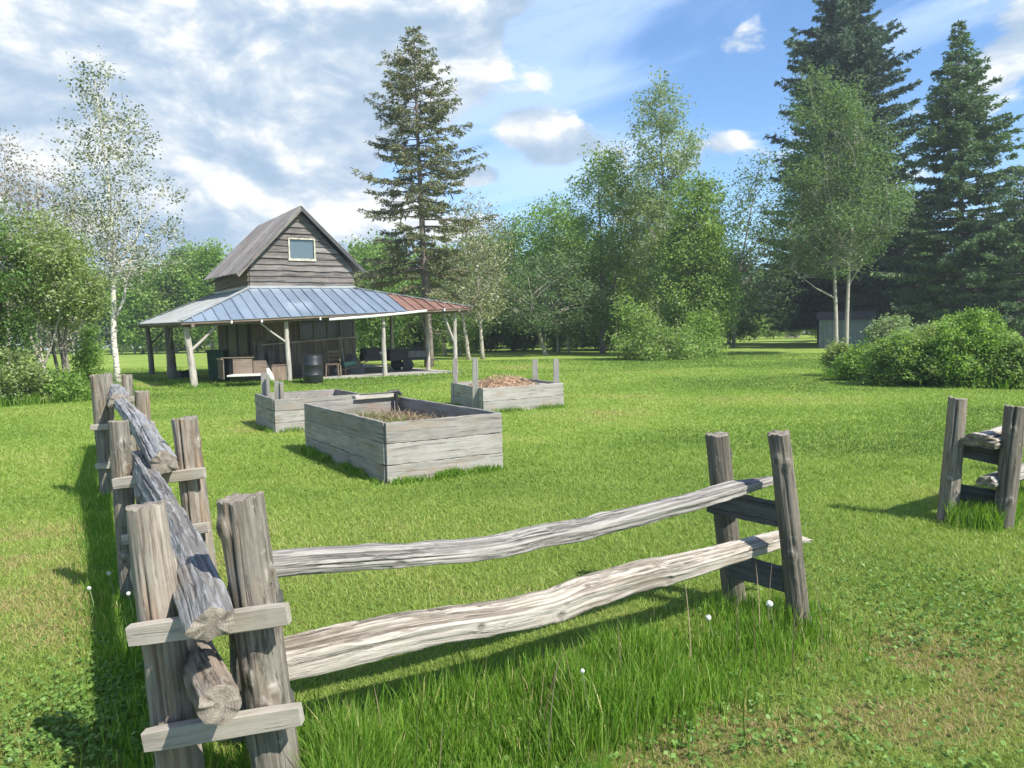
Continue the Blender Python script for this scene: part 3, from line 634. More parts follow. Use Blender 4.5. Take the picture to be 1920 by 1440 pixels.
# ------------------------------------------------------------------ raised beds
def board_wall(parent, p0, p1, z0, z1, rows, mat, th=.045, seed=0, name='side_wall'):
    """planks on edge between two ground points"""
    rs = np.random.RandomState(seed); p0 = np.array([p0[0], p0[1], 0.]); p1 = np.array([p1[0], p1[1], 0.]); mb = MB(); h = (z1-z0)/rows
    d = (p1-p0)/np.linalg.norm(p1-p0); nrm = np.array([d[1], -d[0], 0])
    for r in range(rows):
        zc = z0+h*(r+.5); off = nrm*rs.uniform(-.006, .007)
        mb.beam(p0+[0, 0, zc]+off-d*rs.uniform(0, .004), p1+[0, 0, zc+rs.uniform(-.003, .003)]+off+d*rs.uniform(0, .004), th, h-.005, seg=22, wob=.004, cham=.004, rs=rs)
    return mb.build(name, [mat], parent)
def bed(label, Q1, Q2, Q3, h, rows, seed):
    """Q1 near corner, Q2 left rear corner, Q3 right corner"""
    Q1, Q2, Q3 = [np.array(q[:2]) for q in (Q1, Q2, Q3)]; Q4 = Q2+Q3-Q1
    t = thing('raised_bed', label, 'planter', (Q1[0], Q1[1], 0), 'raised garden beds on the lawn')
    ex = (Q3-Q1)/np.linalg.norm(Q3-Q1); ey = (Q2-Q1)/np.linalg.norm(Q2-Q1); e = .0235
    board_wall(t, Q1, Q3, -.03, h, rows, W_PLANT, seed=seed)
    board_wall(t, Q2, Q4, -.03, h, rows, W_PLANT, seed=seed+1)
    board_wall(t, Q1+ey*e*1.02+ex*e*0, Q2-ey*e*1.02, -.03, h+.006, rows, W_PLANT, seed=seed+2)
    board_wall(t, Q3+ey*e*1.02, Q4-ey*e*1.02, -.03, h+.004, rows, W_PLANT, seed=seed+3)
    mb = MB(); n = 14; gx = np.linspace(.02, .98, n)
    U, V_ = np.meshgrid(gx, gx); P = Q1+(Q3-Q1)*U[..., None]+(Q2-Q1)*V_[..., None]
    z = h-.25+.14*(fbm(np.stack([P[..., 0]*2, P[..., 1]*2, U*0+seed], -1), 3)-.5)
    i, j = np.meshgrid(np.arange(n-1), np.arange(n-1)); a = (j*n+i).ravel()
    mb.add(np.c_[P.reshape(-1, 2), z.ravel()], np.c_[a, a+1, a+n+1, a+n]); mb.build('soil', [SOIL], t)
    return t, (Q1, Q2, Q3, Q4), ex, ey
bedA, qa, exa, eya = bed('largest grey plank bed in front, tall sides, filled with dry stalks', gnd(726, 908), gnd(575, 845), gnd(941, 880), .66, 3, 100)
bedB, qb, exb, eyb = bed('low plank bed with two pairs of short stakes, half hidden behind the largest bed', gnd(517, 812), gnd(482, 795), gnd(655, 795)*0+np.r_[-2.62, 13.32, 0], .56, 3, 110)
bedC, qc, exc, eyc = bed('low plank bed at the right holding an orange brown mulch heap', gnd(906, 776), gnd(847, 760), gnd(1056, 763), .50, 2, 120)
def stake(bedo, px, pyt, Y, w=.075, d=.03, tilt=0, m=W_PLANT):
    tp = at(px, pyt, Y); bt = tp.copy(); bt[0] += tilt; bt[2] = .05
    part_beam(bedo, 'stake', bt, tp, w, d, m, seg=5, up=(0, 1, 0))
stake(bedB, 494, 699, 13.85, .095, .045); stake(bedB, 502, 702, 13.75, .03, .06)
stake(bedB, 519, 714, 12.75, .085, .04); stake(bedB, 528, 716, 12.72, .05, .05)
stake(bedC, 891, 671, 15.05, .11, .06, -.02); stake(bedC, 853, 672, 16.5, .10, .06)
stake(bedC, 1003, 673, 17.4, .12, .06); stake(bedC, 1043, 673, 15.95, .12, .06, -.02)

# contents: dry stalks, weeds, mulch
def blades(base, h, w, lean, rs, tint, segs=2, curve=.5):
    """grass blades: N bases -> tapered strips; lean = horizontal tip offset as a share of height"""
    N = len(base); az = rs.rand(N)*2*np.pi; f = rs.rand(N)*2*np.pi
    wd = np.c_[np.cos(f), np.sin(f), np.zeros(N)]; ld = np.c_[np.cos(az), np.sin(az), np.zeros(N)]
    V = np.zeros((N, 2*segs+1, 3))
    for s_ in range(segs+1):
        t = s_/segs; c = base+np.c_[np.zeros((N, 2)), h*t*(1-.25*lean*t)]+ld*(h*lean*t**(1+curve))[:, None]
        if s_ == segs: V[:, 2*segs] = c
        else:
            ww = (w*(1-.55*t))[:, None]/2; V[:, 2*s_] = c-wd*ww; V[:, 2*s_+1] = c+wd*ww
    o = (np.arange(N)*(2*segs+1))[:, None]
    fs = [np.concatenate([o+np.array([2*q, 2*q+1, 2*q+3, 2*q+2]) for q in range(segs-1)])] if segs > 1 else []
    fs.append(o+np.array([2*segs-2, 2*segs-1, 2*segs]))
    return V.reshape(-1, 3), fs, np.repeat(tint, 2*segs+1)
rs = np.random.RandomState(5)
def scatter_in(q, n, rs, u=(.05, .95), v=(.05, .95)):
    U = rs.uniform(*u, n)[:, None]; V = rs.uniform(*v, n)[:, None]; return q[0]+(q[2]-q[0])*U+(q[1]-q[0])*V
P = scatter_in(qa, 2600, rs); mb = MB(); N = len(P)
V, F, T = blades(np.c_[P, np.full(N, .41)], rs.uniform(.05, .20, N), rs.uniform(.008, .02, N), rs.uniform(.3, 1.6, N), rs, rs.rand(N))
mb.add(V, F, 0, tint=T); dry = mb.build('dry_stalks', [STRAW]); tag(dry, 'tangle of dry brown stalks lying inside the largest raised bed', 'dry plants', kind='stuff')
P = scatter_in(qa, 800, rs, (.03, .65), (.40, .97)); N = len(P); mb = MB()
V, F, T = blades(np.c_[P, np.full(N, .41)], rs.uniform(.05, .17, N), rs.uniform(.008, .016, N), rs.uniform(.3, 1.1, N), rs, rs.rand(N)*.6)
mb.add(V, F, 0, tint=T); tag(mb.build('weeds', [G_TALL]), 'green weeds growing at the far left of the largest raised bed', 'weeds', kind='stuff')
P = scatter_in(qb, 1200, rs); N = len(P); mb = MB()
V, F, T = blades(np.c_[P, np.full(N, .38)], rs.uniform(.03, .15, N), rs.uniform(.01, .025, N), rs.uniform(.5, 2, N), rs, rs.rand(N))
mb.add(V, F, 0, tint=T); tag(mb.build('dry_stalks', [STRAW]), 'reddish dry straw covering the low bed behind the largest one', 'dry plants', kind='stuff')
def heap(name, label, cat, c, rx, ry, hh, mat, seed, rough=.25, kind=None, n=40):
    th = np.arange(n)/n*2*np.pi; V = []; o = seed*3.1
    for r in np.linspace(1, 0.0, 14):
        x = np.cos(th)*r; y = np.sin(th)*r
        z = hh*(1-r**1.8)*(1+rough*3*(fbm(np.c_[x*2.2+o, y*2.2, th*0], 4)-.5))
        V.append(np.c_[c[0]+x*rx*(1+.15*np.sin(th*3+o)), c[1]+y*ry, c[2]+z+.02*(fbm(np.c_[x*9, y*9+o, th*0], 2)-.5)])
    mb = MB(); i = np.arange(n); j = (i+1) % n
    mb.add(np.vstack(V), [np.concatenate([np.c_[r*n+i, r*n+j, (r+1)*n+j, (r+1)*n+i] for r in range(13)])]); o_ = mb.build(name, [mat], smooth=True)
    return tag(o_, label, cat, kind=kind), o_
MULCH = mat_plain('mulch', (0.36, 0.225, 0.135), .95, var=.6, scale=14, bump=1.0)
mc = (qc[0]+qc[3])/2
heap('mulch_heap', 'orange brown mulch heaped in the right raised bed', 'mulch', (mc[0]-.05, mc[1]-.1, .30), .95, .85, .36, MULCH, 4)
mb = MB(); N = 1500; th = rs.rand(N)*6.28; rr = np.sqrt(rs.rand(N))*.9
P = np.c_[mc[0]-.05+np.cos(th)*rr, mc[1]-.1+np.sin(th)*rr*.9, .31+.36*(1-rr**1.8)]
V, F, T = blades(P, rs.uniform(.01, .05, N), rs.uniform(.01, .03, N), rs.uniform(.5, 2, N), rs, rs.rand(N)); mb.add(V, F, 0, tint=T)
CHIP = mat_blade('mulch_chip', [(0, (0.17, 0.10, 0.06)), (1, (0.58, 0.43, 0.28))], .1)
tag(mb.build('wood_chips', [CHIP]), 'loose chips scattered over the mulch heap', 'wood chips', kind='stuff')
# timber lying across the far end of the big bed, with its dark bracket
t = thing('plank', 'short pale plank lying across the far rim of the largest bed', 'plank', at(700, 747, 10.6))
rimp = lambda f, z, o=0.0: np.r_[qa[1]+(qa[3]-qa[1])*f-eya*o, z]
part_beam(t, 'board', rimp(.50, .695), rimp(.95, .70), .17, .055, W_PORCH, seg=6)
t = thing('bracket', 'rusty iron hinge bracket clamped at the end of the pale plank', 'bracket', at(744, 750, 10.8))
mb = MB(); mb.tube([rimp(.86, .745, .03), rimp(.97, .75, .03), rimp(1.0, .69, .05)], .026, 8); mb.build('arm', [BLACKM], t)
mb = MB(); mb.tube([rimp(.93, .74, .10), rimp(.93, .46, .12)], .026, 8); mb.build('stem', [BLACKM], t)
mb = MB(); mb.tube([rimp(.55, .735, .05), rimp(.9, .74, .05)], .012, 6); mb.build('rod', [BLACKM], t)
t = thing('wood_block', 'small grey offcut resting on the near left rim of the largest bed', 'wood block', at(738, 797, 8.2))
part_beam(t, 'board', at(722, 797, 8.18), at(754, 797, 8.24), .13, .045, W_RAIL, seg=3)
t = thing('batten', 'thin pale batten lying on the mulch beside the rear stakes', 'batten', at(1005, 718, 17))
part_beam(t, 'board', at(985, 719, 16.6), at(1022, 721, 16.3), .12, .04, W_PORCH, seg=3)

# ------------------------------------------------------------------ the old shack
HO = gnd(365, 727)[:2]; HA = math.radians(31)
he1 = np.array([math.cos(HA), math.sin(HA)]); he2 = np.array([-math.sin(HA), math.cos(HA)])
def hp(u, v, z): q = HO+he1*u+he2*v; return np.array([q[0], q[1], z])
E1 = np.r_[he1, 0]; E2 = np.r_[he2, 0]
house = thing('log_cabin', 'old grey plank cabin with a rusty gable roof and a wide wraparound porch roof', 'cabin', hp(4.6, 5.5, 0))
BU0, BU1, BV0, BV1 = 2.40, 6.27, 2.5, 8.9
WT = 4.12; PKU, PKZ = 4.32, 6.22
def boards(mb, fn, n0, n1, along, nrm, th=.03, seg=10, rs=None, vert=False, ragged=.035):
    """planks between two edges: fn(k) gives (a0, a1) endpoints of the k-th joint"""
    rs = rs or np.random.RandomState(3)
    K = n1-n0
    for k in range(n0, n1):
        (a, b), (c, d) = fn(k), fn(k+1)
        a, b, c, d = [np.array(v, float) for v in (a, b, c, d)]
        t = np.linspace(0, 1, seg+1)[:, None]; lo = a+(b-a)*t; hi = c+(d-c)*t; upd = (hi-lo); upd /= np.linalg.norm(upd, axis=1)[:, None]+1e-9
        lo = lo-upd*(ragged*rs.rand(seg+1)[:, None]); off = nrm*rs.uniform(0, .012)
        tk = nrm*th
        V = np.stack([lo+off+tk*2.3, hi+off+tk*.7, hi+off, lo+off], 1).reshape(-1, 3); L = np.linalg.norm(b-a); o = rs.rand(3)*40
        hh = np.linalg.norm(c-a)
        G = np.stack([np.c_[np.full(seg+1, y), np.zeros(seg+1), t[:, 0]*L] for y in (0, hh, hh, 0)], 1).reshape(-1, 3)+o
        i = np.arange(4); j = (i+1) % 4
        F = np.concatenate([np.c_[r*4+i, r*4+j, (r+1)*4+j, (r+1)*4+i] for r in range(seg)])
        mb.add(V, [F, i[::-1][None], (i+seg*4)[None]], 0, G)
# upper walls
rh = np.random.RandomState(8)
def gable_edge(z, u0, u1):
    if z <= WT-.02: return u0, u1
    f = (PKZ-.05-z)/(PKZ-.05-WT); f = max(f, .02); return PKU-(PKU-u0)*f, PKU+(u1-PKU)*f
ZB = 2.9; hb = .225
zj = [ZB+hb*k for k in range(int((PKZ-.15-ZB)/hb)+1)]+[PKZ-.07]
zj = [z+ (rh.rand()-.5)*.05 if 0 < i < len(zj)-1 else z for i, z in enumerate(zj)]
# front wall boards leave the window opening free
WU0, WU1, WZ0, WZ1 = 3.86, 4.80, 4.44, 5.14
mb = MB()
def add_boards(mb, u0a, u1a, u0b, u1b, z0, z1, v, nrm):
    boards(mb, lambda k: ((hp(u0a, v, z0), hp(u1a, v, z0)), (hp(u0b, v, z1), hp(u1b, v, z1)))[k], 0, 1, None, nrm, rs=rh, seg=max(3, int((u1a-u0a)/.35)))
for z0, z1 in zip(zj[:-1], zj[1:]):
    a0, a1 = gable_edge(z0, BU0, BU1); b0, b1 = gable_edge(z1, BU0, BU1)
    if z1 <= WZ0 or z0 >= WZ1: add_boards(mb, a0, a1, b0, b1, z0, z1, BV0, -E2)
    else:
        for (q0, q1) in ((z0, min(z1, max(z0, WZ0))), (max(z0, WZ0), min(z1, WZ1)), (min(max(z0, WZ1), z1), z1)):
            if q1-q0 < .01: continue
            c0, c1 = gable_edge(q0, BU0, BU1); d0, d1 = gable_edge(q1, BU0, BU1)
            if q0 >= WZ0-.001 and q1 <= WZ1+.001:
                add_boards(mb, c0, WU0, d0, WU0, q0, q1, BV0, -E2); add_boards(mb, WU1, c1, WU1, d1, q0, q1, BV0, -E2)
            else: add_boards(mb, c0, c1, d0, d1, q0, q1, BV0, -E2)
mb.build('front_wall', [W_SIDING], house)
mb = MB()
for z0, z1 in zip(zj[:-1], zj[1:]):
    a0, a1 = gable_edge(z0, BU0, BU1); b0, b1 = gable_edge(z1, BU0, BU1); add_boards(mb, a0, a1, b0, b1, z0, z1, BV1, E2)
mb.build('rear_wall', [W_SIDING], house)
W_SIDEW = mat_wood('side_siding', (0.06, 0.047, 0.035), (0.17, 0.135, 0.10), (0.30, 0.25, 0.20), grain=12, stretch=.05, bump=.5, brown=(.27, .2, .12), bd=.012)
for u, nn in ((BU0, -E1), (BU1, E1)):
    mb = MB()
    for z0, z1 in zip(zj[:-1], zj[1:]):
        if z0 > WT-.1: break
        z1 = min(z1, WT)
        boards(mb, lambda k: ((hp(u, BV0+.002, z0), hp(u, BV1-.002, z0)), (hp(u, BV0+.002, z1), hp(u, BV1-.002, z1)))[k], 0, 1, None, nn, rs=rh, seg=14)
    mb.build('side_wall', [W_SIDEW], house)
# near-black backing behind the boards, the attic's darkness put into its colour
DARKIN = mat_plain('dark_interior', (0.02, 0.018, 0.016), .95)
mb = MB()
i_ = .06
V = [hp(BU0+i_, BV0+i_, ZB), hp(BU1-i_, BV0+i_, ZB), hp(BU1-i_, BV1-i_, ZB), hp(BU0+i_, BV1-i_, ZB), hp(BU0+i_, BV0+i_, WT-.1), hp(BU1-i_, BV0+i_, WT-.1), hp(BU1-i_, BV1-i_, WT-.1), hp(BU0+i_, BV1-i_, WT-.1), hp(PKU, BV0+i_, PKZ-.25), hp(PKU, BV1-i_, PKZ-.25)]
mb.add(V, [np.array([[0, 1, 5, 4], [1, 2, 6, 5], [2, 3, 7, 6], [3, 0, 4, 7], [0, 3, 2, 1]]), np.array([[4, 5, 8], [6, 7, 9]]), np.array([[5, 6, 9, 8], [7, 4, 8, 9]])]); mb.build('dark_backing', [DARKIN], house)
# window
win = MB(); vv = BV0-.06
for a, b, w_, h_ in ((hp(WU0-.05, vv, WZ0-.04), hp(WU1+.05, vv, WZ0-.04), .07, .085), (hp(WU0-.02, vv-.01, WZ1+.03), hp(WU1+.02, vv-.01, WZ1+.03), .05, .05)):
    win.beam(a, b, w_, h_, mi=0)
for u in (WU0-.005, WU1+.005): win.beam(hp(u, vv, WZ0+.006), hp(u, vv, WZ1+.003), .055, .05, up=E1)
win_o = win.build('window', [mat_plain('cream_frame', (.58, .54, .43), .6, var=.35, scale=9)], house)
mb = MB(); mb.hexa([hp(WU0+.02, BV0-.02, WZ0+.0), hp(WU1-.02, BV0-.02, WZ0), hp(WU1-.02, BV0+.0, WZ0), hp(WU0+.02, BV0, WZ0), hp(WU0+.02, BV0-.02, WZ1), hp(WU1-.02, BV0-.02, WZ1), hp(WU1-.02, BV0, WZ1), hp(WU0+.02, BV0, WZ1)])
mb.build('pane', [GLASS], win_o)
# gable roof: two sheets with ribs, drip edge and bargeboards
def sheet(mb, A, B, C, D, n, th=.02, rib=.03, ribw=.05, seg=6, wav=.0, rs=None):
    """A-B lower edge, D-C upper edge; n seams from low to high"""
    A, B, C, D = [np.array(x, float) for x in (A, B, C, D)]; nrm = np.cross(B-A, D-A); nrm /= np.linalg.norm(nrm)
    if nrm[2] < 0: nrm = -nrm
    for k in range(n):
        s0, s1 = k/n, (k+1)/n
        lo0, lo1, hi0, hi1 = A+(B-A)*s0, A+(B-A)*s1, D+(C-D)*s0, D+(C-D)*s1
        V = []; G = []
        for q in range(seg+1):
            t = q/seg; a = lo0+(hi0-lo0)*t; b = lo1+(hi1-lo1)*t; w = (rs.rand()-.5)*wav if rs is not None else 0
            V += [a+nrm*w, b+nrm*w, b-nrm*th, a-nrm*th]
            G += [[0, 0, t*3], [.6, 0, t*3], [.6, .1, t*3], [0, .1, t*3]]
        G = np.array(G)+np.array([k*.77, 0, k*2.3])
        i = np.arange(4); j = (i+1) % 4
        mb.add(V, [np.concatenate([np.c_[r*4+i, r*4+j, (r+1)*4+j, (r+1)*4+i] for r in range(seg)]), i[::-1][None], (i+seg*4)[None]], 0, G)
        if rib and k > 0: mb.beam(lo0+nrm*rib*.4, hi0+nrm*rib*.4, ribw, rib, up=nrm, seg=3)
FV, BVr = BV0-.30, BV1+.35
LF, RF = (1.93, 3.86), (6.66, 4.06)
PK = (PKU-.02, 6.36)
rr_ = np.random.RandomState(12)
rf = MB(); sheet(rf, hp(LF[0], FV, LF[1]), hp(LF[0]-.02, BVr, LF[1]+.20), hp(PK[0], BVr, PK[1]+.12), hp(PK[0], FV, PK[1]), 15, wav=.03, rib=.022, ribw=.05, rs=rr_)
rf.build('roof', [R_UPPER], house)
rf = MB(); sheet(rf, hp(RF[0], FV, RF[1]), hp(RF[0], BVr, RF[1]+.15), hp(PK[0]+.015, BVr, PK[1]+.12), hp(PK[0]+.015, FV, PK[1]), 15, wav=.03, rib=.022, ribw=.05, rs=rr_)
rf.build('roof', [R_UPPER], house)
for (q, nm) in ((LF, 'bargeboard'), (RF, 'bargeboard')):
    mb = MB(); mb.beam(hp(q[0], FV-.02, q[1]-.10), hp(PK[0], FV-.02, PK[1]-.10), .03, .13, up=(0, 0, 1), seg=6, wob=.004); mb.build(nm, [W_SIDING if q is LF else W_DARKB], house)
for v in np.linspace(BV0+.6, BV1-.2, 7):    # rafter tails
    mb = MB(); mb.beam(hp(LF[0]+.03, v, LF[1]-.02), hp(BU0+.1, v, WT-.02), .05, .08); mb.build('rafter', [W_SIDING], house)

# lower walls (dark upright boards) with the long window band
mb = MB(); rl = np.random.RandomState(9)
def vboards(mb, a, b, z0, z1, nrm, w=.22, ragged=.01):
    a = np.array(a); b = np.array(b); L = np.linalg.norm(b-a); n = int(L/w)
    for k in range(n):
        p, q = a+(b-a)*k/n, a+(b-a)*(k+1)/n; up = np.array([0, 0, 1.]); d = (b-a)/L
        mb.beam((p+q)/2+up*z0+nrm*rl.uniform(0, .015), (p+q)/2+up*(z1)+nrm*rl.uniform(0, .015), L/n-.008, .03, up=nrm, seg=3, wob=.002, rs=rl)
vboards(mb, hp(BU0, BV0, 0), hp(BU1, BV0, 0), .0, 1.42, -E2); vboards(mb, hp(BU0, BV0, 0), hp(4.1, BV0, 0), 1.425, 2.9, -E2); vboards(mb, hp(4.1, BV0, 0), hp(BU1, BV0, 0), 2.2, 2.9, -E2)
mb.build('lower_front_wall', [W_LOWER], house)
mb = MB(); vboards(mb, hp(BU0, BV1, 0), hp(BU0, BV0, 0), 0, 2.9, -E1); mb.build('lower_side_wall', [W_LOWER], house)
mb = MB(); vboards(mb, hp(BU1, BV0, 0), hp(BU1, BV1, 0), 0, 2.9, E1); mb.build('lower_side_wall', [W_LOWER], house)
mb = MB(); vboards(mb, hp(BU1, BV1, 0), hp(BU0, BV1, 0), 0, 2.9, E2); mb.build('lower_rear_wall', [W_LOWER], house)
wb = MB()
for z in (1.46, 2.17): wb.beam(hp(4.12, BV0-.03, z), hp(BU1, BV0-.03, z), .06, .06, seg=1)
for u in np.linspace(4.15, BU1-.04, 5): wb.beam(hp(u, BV0-.03, 1.49), hp(u, BV0-.03, 2.14), .05, .05, up=E2)
wbo = wb.build('window', [W_SIDING], house)
mb = MB(); mb.hexa([hp(4.13, BV0-.01, 1.48), hp(BU1-.03, BV0-.01, 1.48), hp(BU1-.03, BV0+.01, 1.48), hp(4.13, BV0+.01, 1.48), hp(4.13, BV0-.01, 2.15), hp(BU1-.03, BV0-.01, 2.15), hp(BU1-.03, BV0+.01, 2.15), hp(4.13, BV0+.01, 2.15)])
DGL = mat_plain('dusty_dark_glass', (0.018, 0.030, 0.024), .15, var=.3); mb.build('pane', [DGL], wbo)
mb = MB(); mb.tube([hp(2.7, BV0-.12, 1.28), hp(BU1+.12, BV0-.12, 1.50)], .03, 6); mb.build('wall_rail', [B_PALE], house)
mb = MB()
V = [hp(BU0+.05, BV0+.07, 0), hp(BU1-.05, BV0+.07, 0), hp(BU1-.05, BV1-.07, 0), hp(BU0+.05, BV1-.07, 0)]; V += [v+np.array([0, 0, 2.85]) for v in V]
mb.hexa(V); mb.build('dark_backing', [DARKIN], house)  # same near-black backing: the lower room's darkness as colour

mb = MB(); V = [hp(BU0-.07, a, z) if q == 0 else hp(BU0-.045, a, z) for z in (.95, 2.45) for q, a in ((0, 2.9), (0, 6.6), (1, 6.6), (1, 2.9))]; mb.hexa(V); mb.build('doorway_dark', [GREYP if False else BLACKM], house)  # black panel on the wall standing in for the shade inside an open doorway
for v_ in (2.85, 4.7, 6.65):
    mb = MB(); mb.beam(hp(BU0-.09, v_, .5), hp(BU0-.09, v_, 2.6), .09, .04, up=E1); mb.build('upright', [W_SIDING], house)
# porch roof: four slopes from the eaves up to the cabin walls
eFL, eFR = hp(-.36, -.35, 2.10), hp(9.95, -.35, 2.52); eBL, eBR = hp(-.45, 11.7, 2.26), hp(9.95, 11.7, 2.6)
tFL, tFR, tBL, tBR = hp(BU0-.03, BV0-.04, 3.33), hp(BU1+.03, BV0-.04, 3.37), hp(BU0-.03, BV1+.04, 3.45), hp(BU1+.03, BV1+.04, 3.45)
RUST0 = .735
def slope(ea, eb, ta, tb, n, name_mat, s0=0.0, s1=1.0, ribs=True, rib=.045):
    """strips square to the eave, cut by the hips; ea-eb eave, ta-tb head"""
    ea, eb, ta, tb = [np.array(x) for x in (ea, eb, ta, tb)]; d = eb-ea; L2 = d[:2] @ d[:2]
    sa = ((ta-ea)[:2] @ d[:2])/L2; sb = ((tb-ea)[:2] @ d[:2])/L2
    def top(s):
        if s <= sa: return ea+(ta-ea)*(s/sa)
        if s >= sb: return eb+(tb-eb)*((1-s)/(1-sb))
        return ta+(tb-ta)*((s-sa)/(sb-sa))
    mb = MB(); seg = 5; k0, k1 = int(round(s0*n)), int(round(s1*n)); R = np.random.RandomState(n)
    for k in range(k0, k1):
        a, b = k/n, (k+1)/n; P0, P1, Q0, Q1 = ea+d*a, ea+d*b, top(a), top(b)
        cuts = [a, b]+([sa] if a < sa < b else [])+([sb] if a < sb < b else []); cuts.sort()
        for c0, c1 in zip(cuts[:-1], cuts[1:]):
            P0, P1, Q0, Q1 = ea+d*c0, ea+d*c1, top(c0), top(c1); V = []; G = []
            for q in range(seg+1):
                t = q/seg; x, y = P0+(Q0-P0)*t, P1+(Q1-P1)*t; up = np.array([0, 0, 1.])*(R.rand()-.5)*.018*(0 < q < seg)
                V += [x+up, y+up, y-[0, 0, .018]+up, x-[0, 0, .018]+up]; G += [[0, 0, t*3], [.4, 0, t*3], [.4, .1, t*3], [0, .1, t*3]]
            G = np.array(G)+[k*.9, 0, k*1.7]; i = np.arange(4); j = (i+1) % 4
            mb.add(V, [np.concatenate([np.c_[r*4+i, r*4+j, (r+1)*4+j, (r+1)*4+i] for r in range(seg)]), i[::-1][None], (i+seg*4)[None]], 0, G)
        if ribs and k > 0 and np.linalg.norm(top(a)-(ea+d*a)) > .1:
            mb.beam(ea+d*a+[0, 0, rib*.35], top(a)+[0, 0, rib*.35], .045, rib, seg=2)
    return mb.build('roof', [name_mat], house)
slope(eFL, eFR, tFL, tFR, 27, R_BLUE, 0, RUST0)
o = slope(eFL, eFR, tFL, tFR, 27, R_RUST, RUST0, 1.0); o.name = 'rusty_roof'; tag(o, 'rust red sheets at the right end of the porch roof')
slope(eBL, eFL, tBL, tFL, 30, R_GREY, ribs=True, rib=.02)
slope(eFR, eBR, tFR, tBR, 30, R_GREY)
slope(eBR, eBL, tBR, tBL, 27, R_GREY)
for a, b in ((eFL, tFL), (eFR, tFR), (eBL, tBL), (eBR, tBR)):
    mb = MB(); mb.beam(a+[0, 0, .035], b+[0, 0, .035], .16, .025, seg=4); mb.build('hip_cap', [R_GREY], house)
mb = MB()
for a, b in ((tFL, tFR), (tFR, tBR), (tBR, tBL), (tBL, tFL)): mb.beam(a+[0, 0, .045], b+[0, 0, .045], .10, .09)
mb.build('flashing', [R_GREY], house)
# eave beams and rafters under the sheets
dn = np.array([0, 0, -.11])
for a, b, off in ((eFL, eFR, E2*.33), (eBL, eFL, E1*.35), (eFR, eBR, -E1*.55), (eBR, eBL, -E2*.33)):
    mb = MB(); mb.beam(a+dn+off, b+dn+off, .10, .12, seg=8, wob=.006); mb.build('eave_beam', [W_LOWER], house)
    mb = MB(); mb.beam(a-[0, 0, .06]+off*.12, b-[0, 0, .06]+off*.12, .03, .07, seg=8, wob=.004); mb.build('fascia', [W_LOWER], house)
for s in np.linspace(.06, .94, 16):
    a = eFL+(eFR-eFL)*s; u = -.36+10.3*s; uu = min(max(u, BU0), BU1)
    top = hp(u, BV0-.1, 3.22) if BU0 < u < BU1 else (eFL+(tFL-eFL)*((u+.36)/(BU0+.36)) if u <= BU0 else eFR+(tFR-eFR)*((9.95-u)/(9.95-BU1)))-[0, 0, .08]
    mb = MB(); mb.beam(a-[0, 0, .05]+E2*.02, top-[0, 0, .05], .05, .08); mb.build('rafter', [W_LOWER], house)
# pale gutter length and two loose eave brackets
mb = MB()
ga, gb = hp(4.35, -.42, 2.12), hp(8.0, -.44, 2.40)
mb.tube([ga+(gb-ga)*t+np.array([0, 0, -.025*math.sin(t*3.1)]) for t in np.linspace(0, 1, 8)], .045, 10); mb.build('gutter', [GUTTER], house)
for u, z in ((4.05, 2.14), (2.1, 2.08), (1.15, 2.06), (8.75, 2.42)):
    mb = MB(); mb.beam(hp(u, -.39, z-.03), hp(u, -.39, z+.06), .05, .05, up=E2); mb.build('eave_bracket', [GUTTER], house)
# slab
mb = MB(); V = [hp(3.9, -.12, -.05), hp(9.55, -.12, -.05), hp(9.55, 10.8, -.05), hp(3.9, 10.8, -.05)]; V += [v+np.array([0, 0, .13]) for v in V]; mb.hexa(V)
mb.build('slab', [CONC], house)
# porch posts, crooked peeled trunks with forked braces
def porch_post(u, v, ztop, lean=(0, 0), r=.085, braces=(), seed=0, mat=W_PORCH, zb=0.0, bend=.02):
    p = part_log(house, 'porch_post', hp(u, v, zb-.1), hp(u, v, ztop)+np.array([lean[0], lean[1], 0]), r*1.12, r*.85, mat, seed=seed, n=16, step=.09, knots=3, bend=bend, check=1)
    for (du, dv, zz, rr) in braces:
        tp = hp(u+du, v+dv, ztop-.02); b0 = hp(u, v, zz)+np.array([lean[0], lean[1], 0])*(zz/ztop)
        mb = MB(); m = (tp+b0)/2+np.array([0, 0, -.03]); mb.tube([b0, m, tp], [rr, rr*.9, rr*.8], 7); mb.build('brace', [mat], house)
porch_post(0, 0, 2.03, (-.17, -.02), .11, [(.78, 0, 1.15, .05), (-.10, .9, 1.15, .05), (-.22, .1, 1.25, .045)], 201)
porch_post(3.02, 0, 2.12, (-.03, 0), .085, [(-.95, .0, 1.35, .035)], 202)
porch_post(6.46, -.02, 2.24, (0, 0), .085, [], 203, zb=.08)
porch_post(9.36, 0, 2.38, (-.01, 0), .085, [(-.42, .1, 1.15, .045), (-.25, .6, 1.05, .04)], 204)
porch_post(9.36, 2.45, 2.45, (-.05, 0), .085, [(0, .7, 1.3, .035)], 205, W_PORCH, .05, .03)
porch_post(0, 4.95, 2.08, (-.12, 0), .16, [(0, .9, 1.1, .06), (-.05, -.9, 1.15, .06)], 206, W_POSTD)
porch_post(-.05, 11.3, 2.2, (-.1, 0), .12, [(.8, 0, 1.3, .05)], 207, W_POSTD)
porch_post(4.6, 11.3, 2.3, (0, 0), .10, [], 208, W_POSTD); porch_post(9.36, 6.3, 2.45, (0, 0), .09, [], 209); porch_post(9.36, 11.3, 2.5, (0, 0), .09, [], 210)
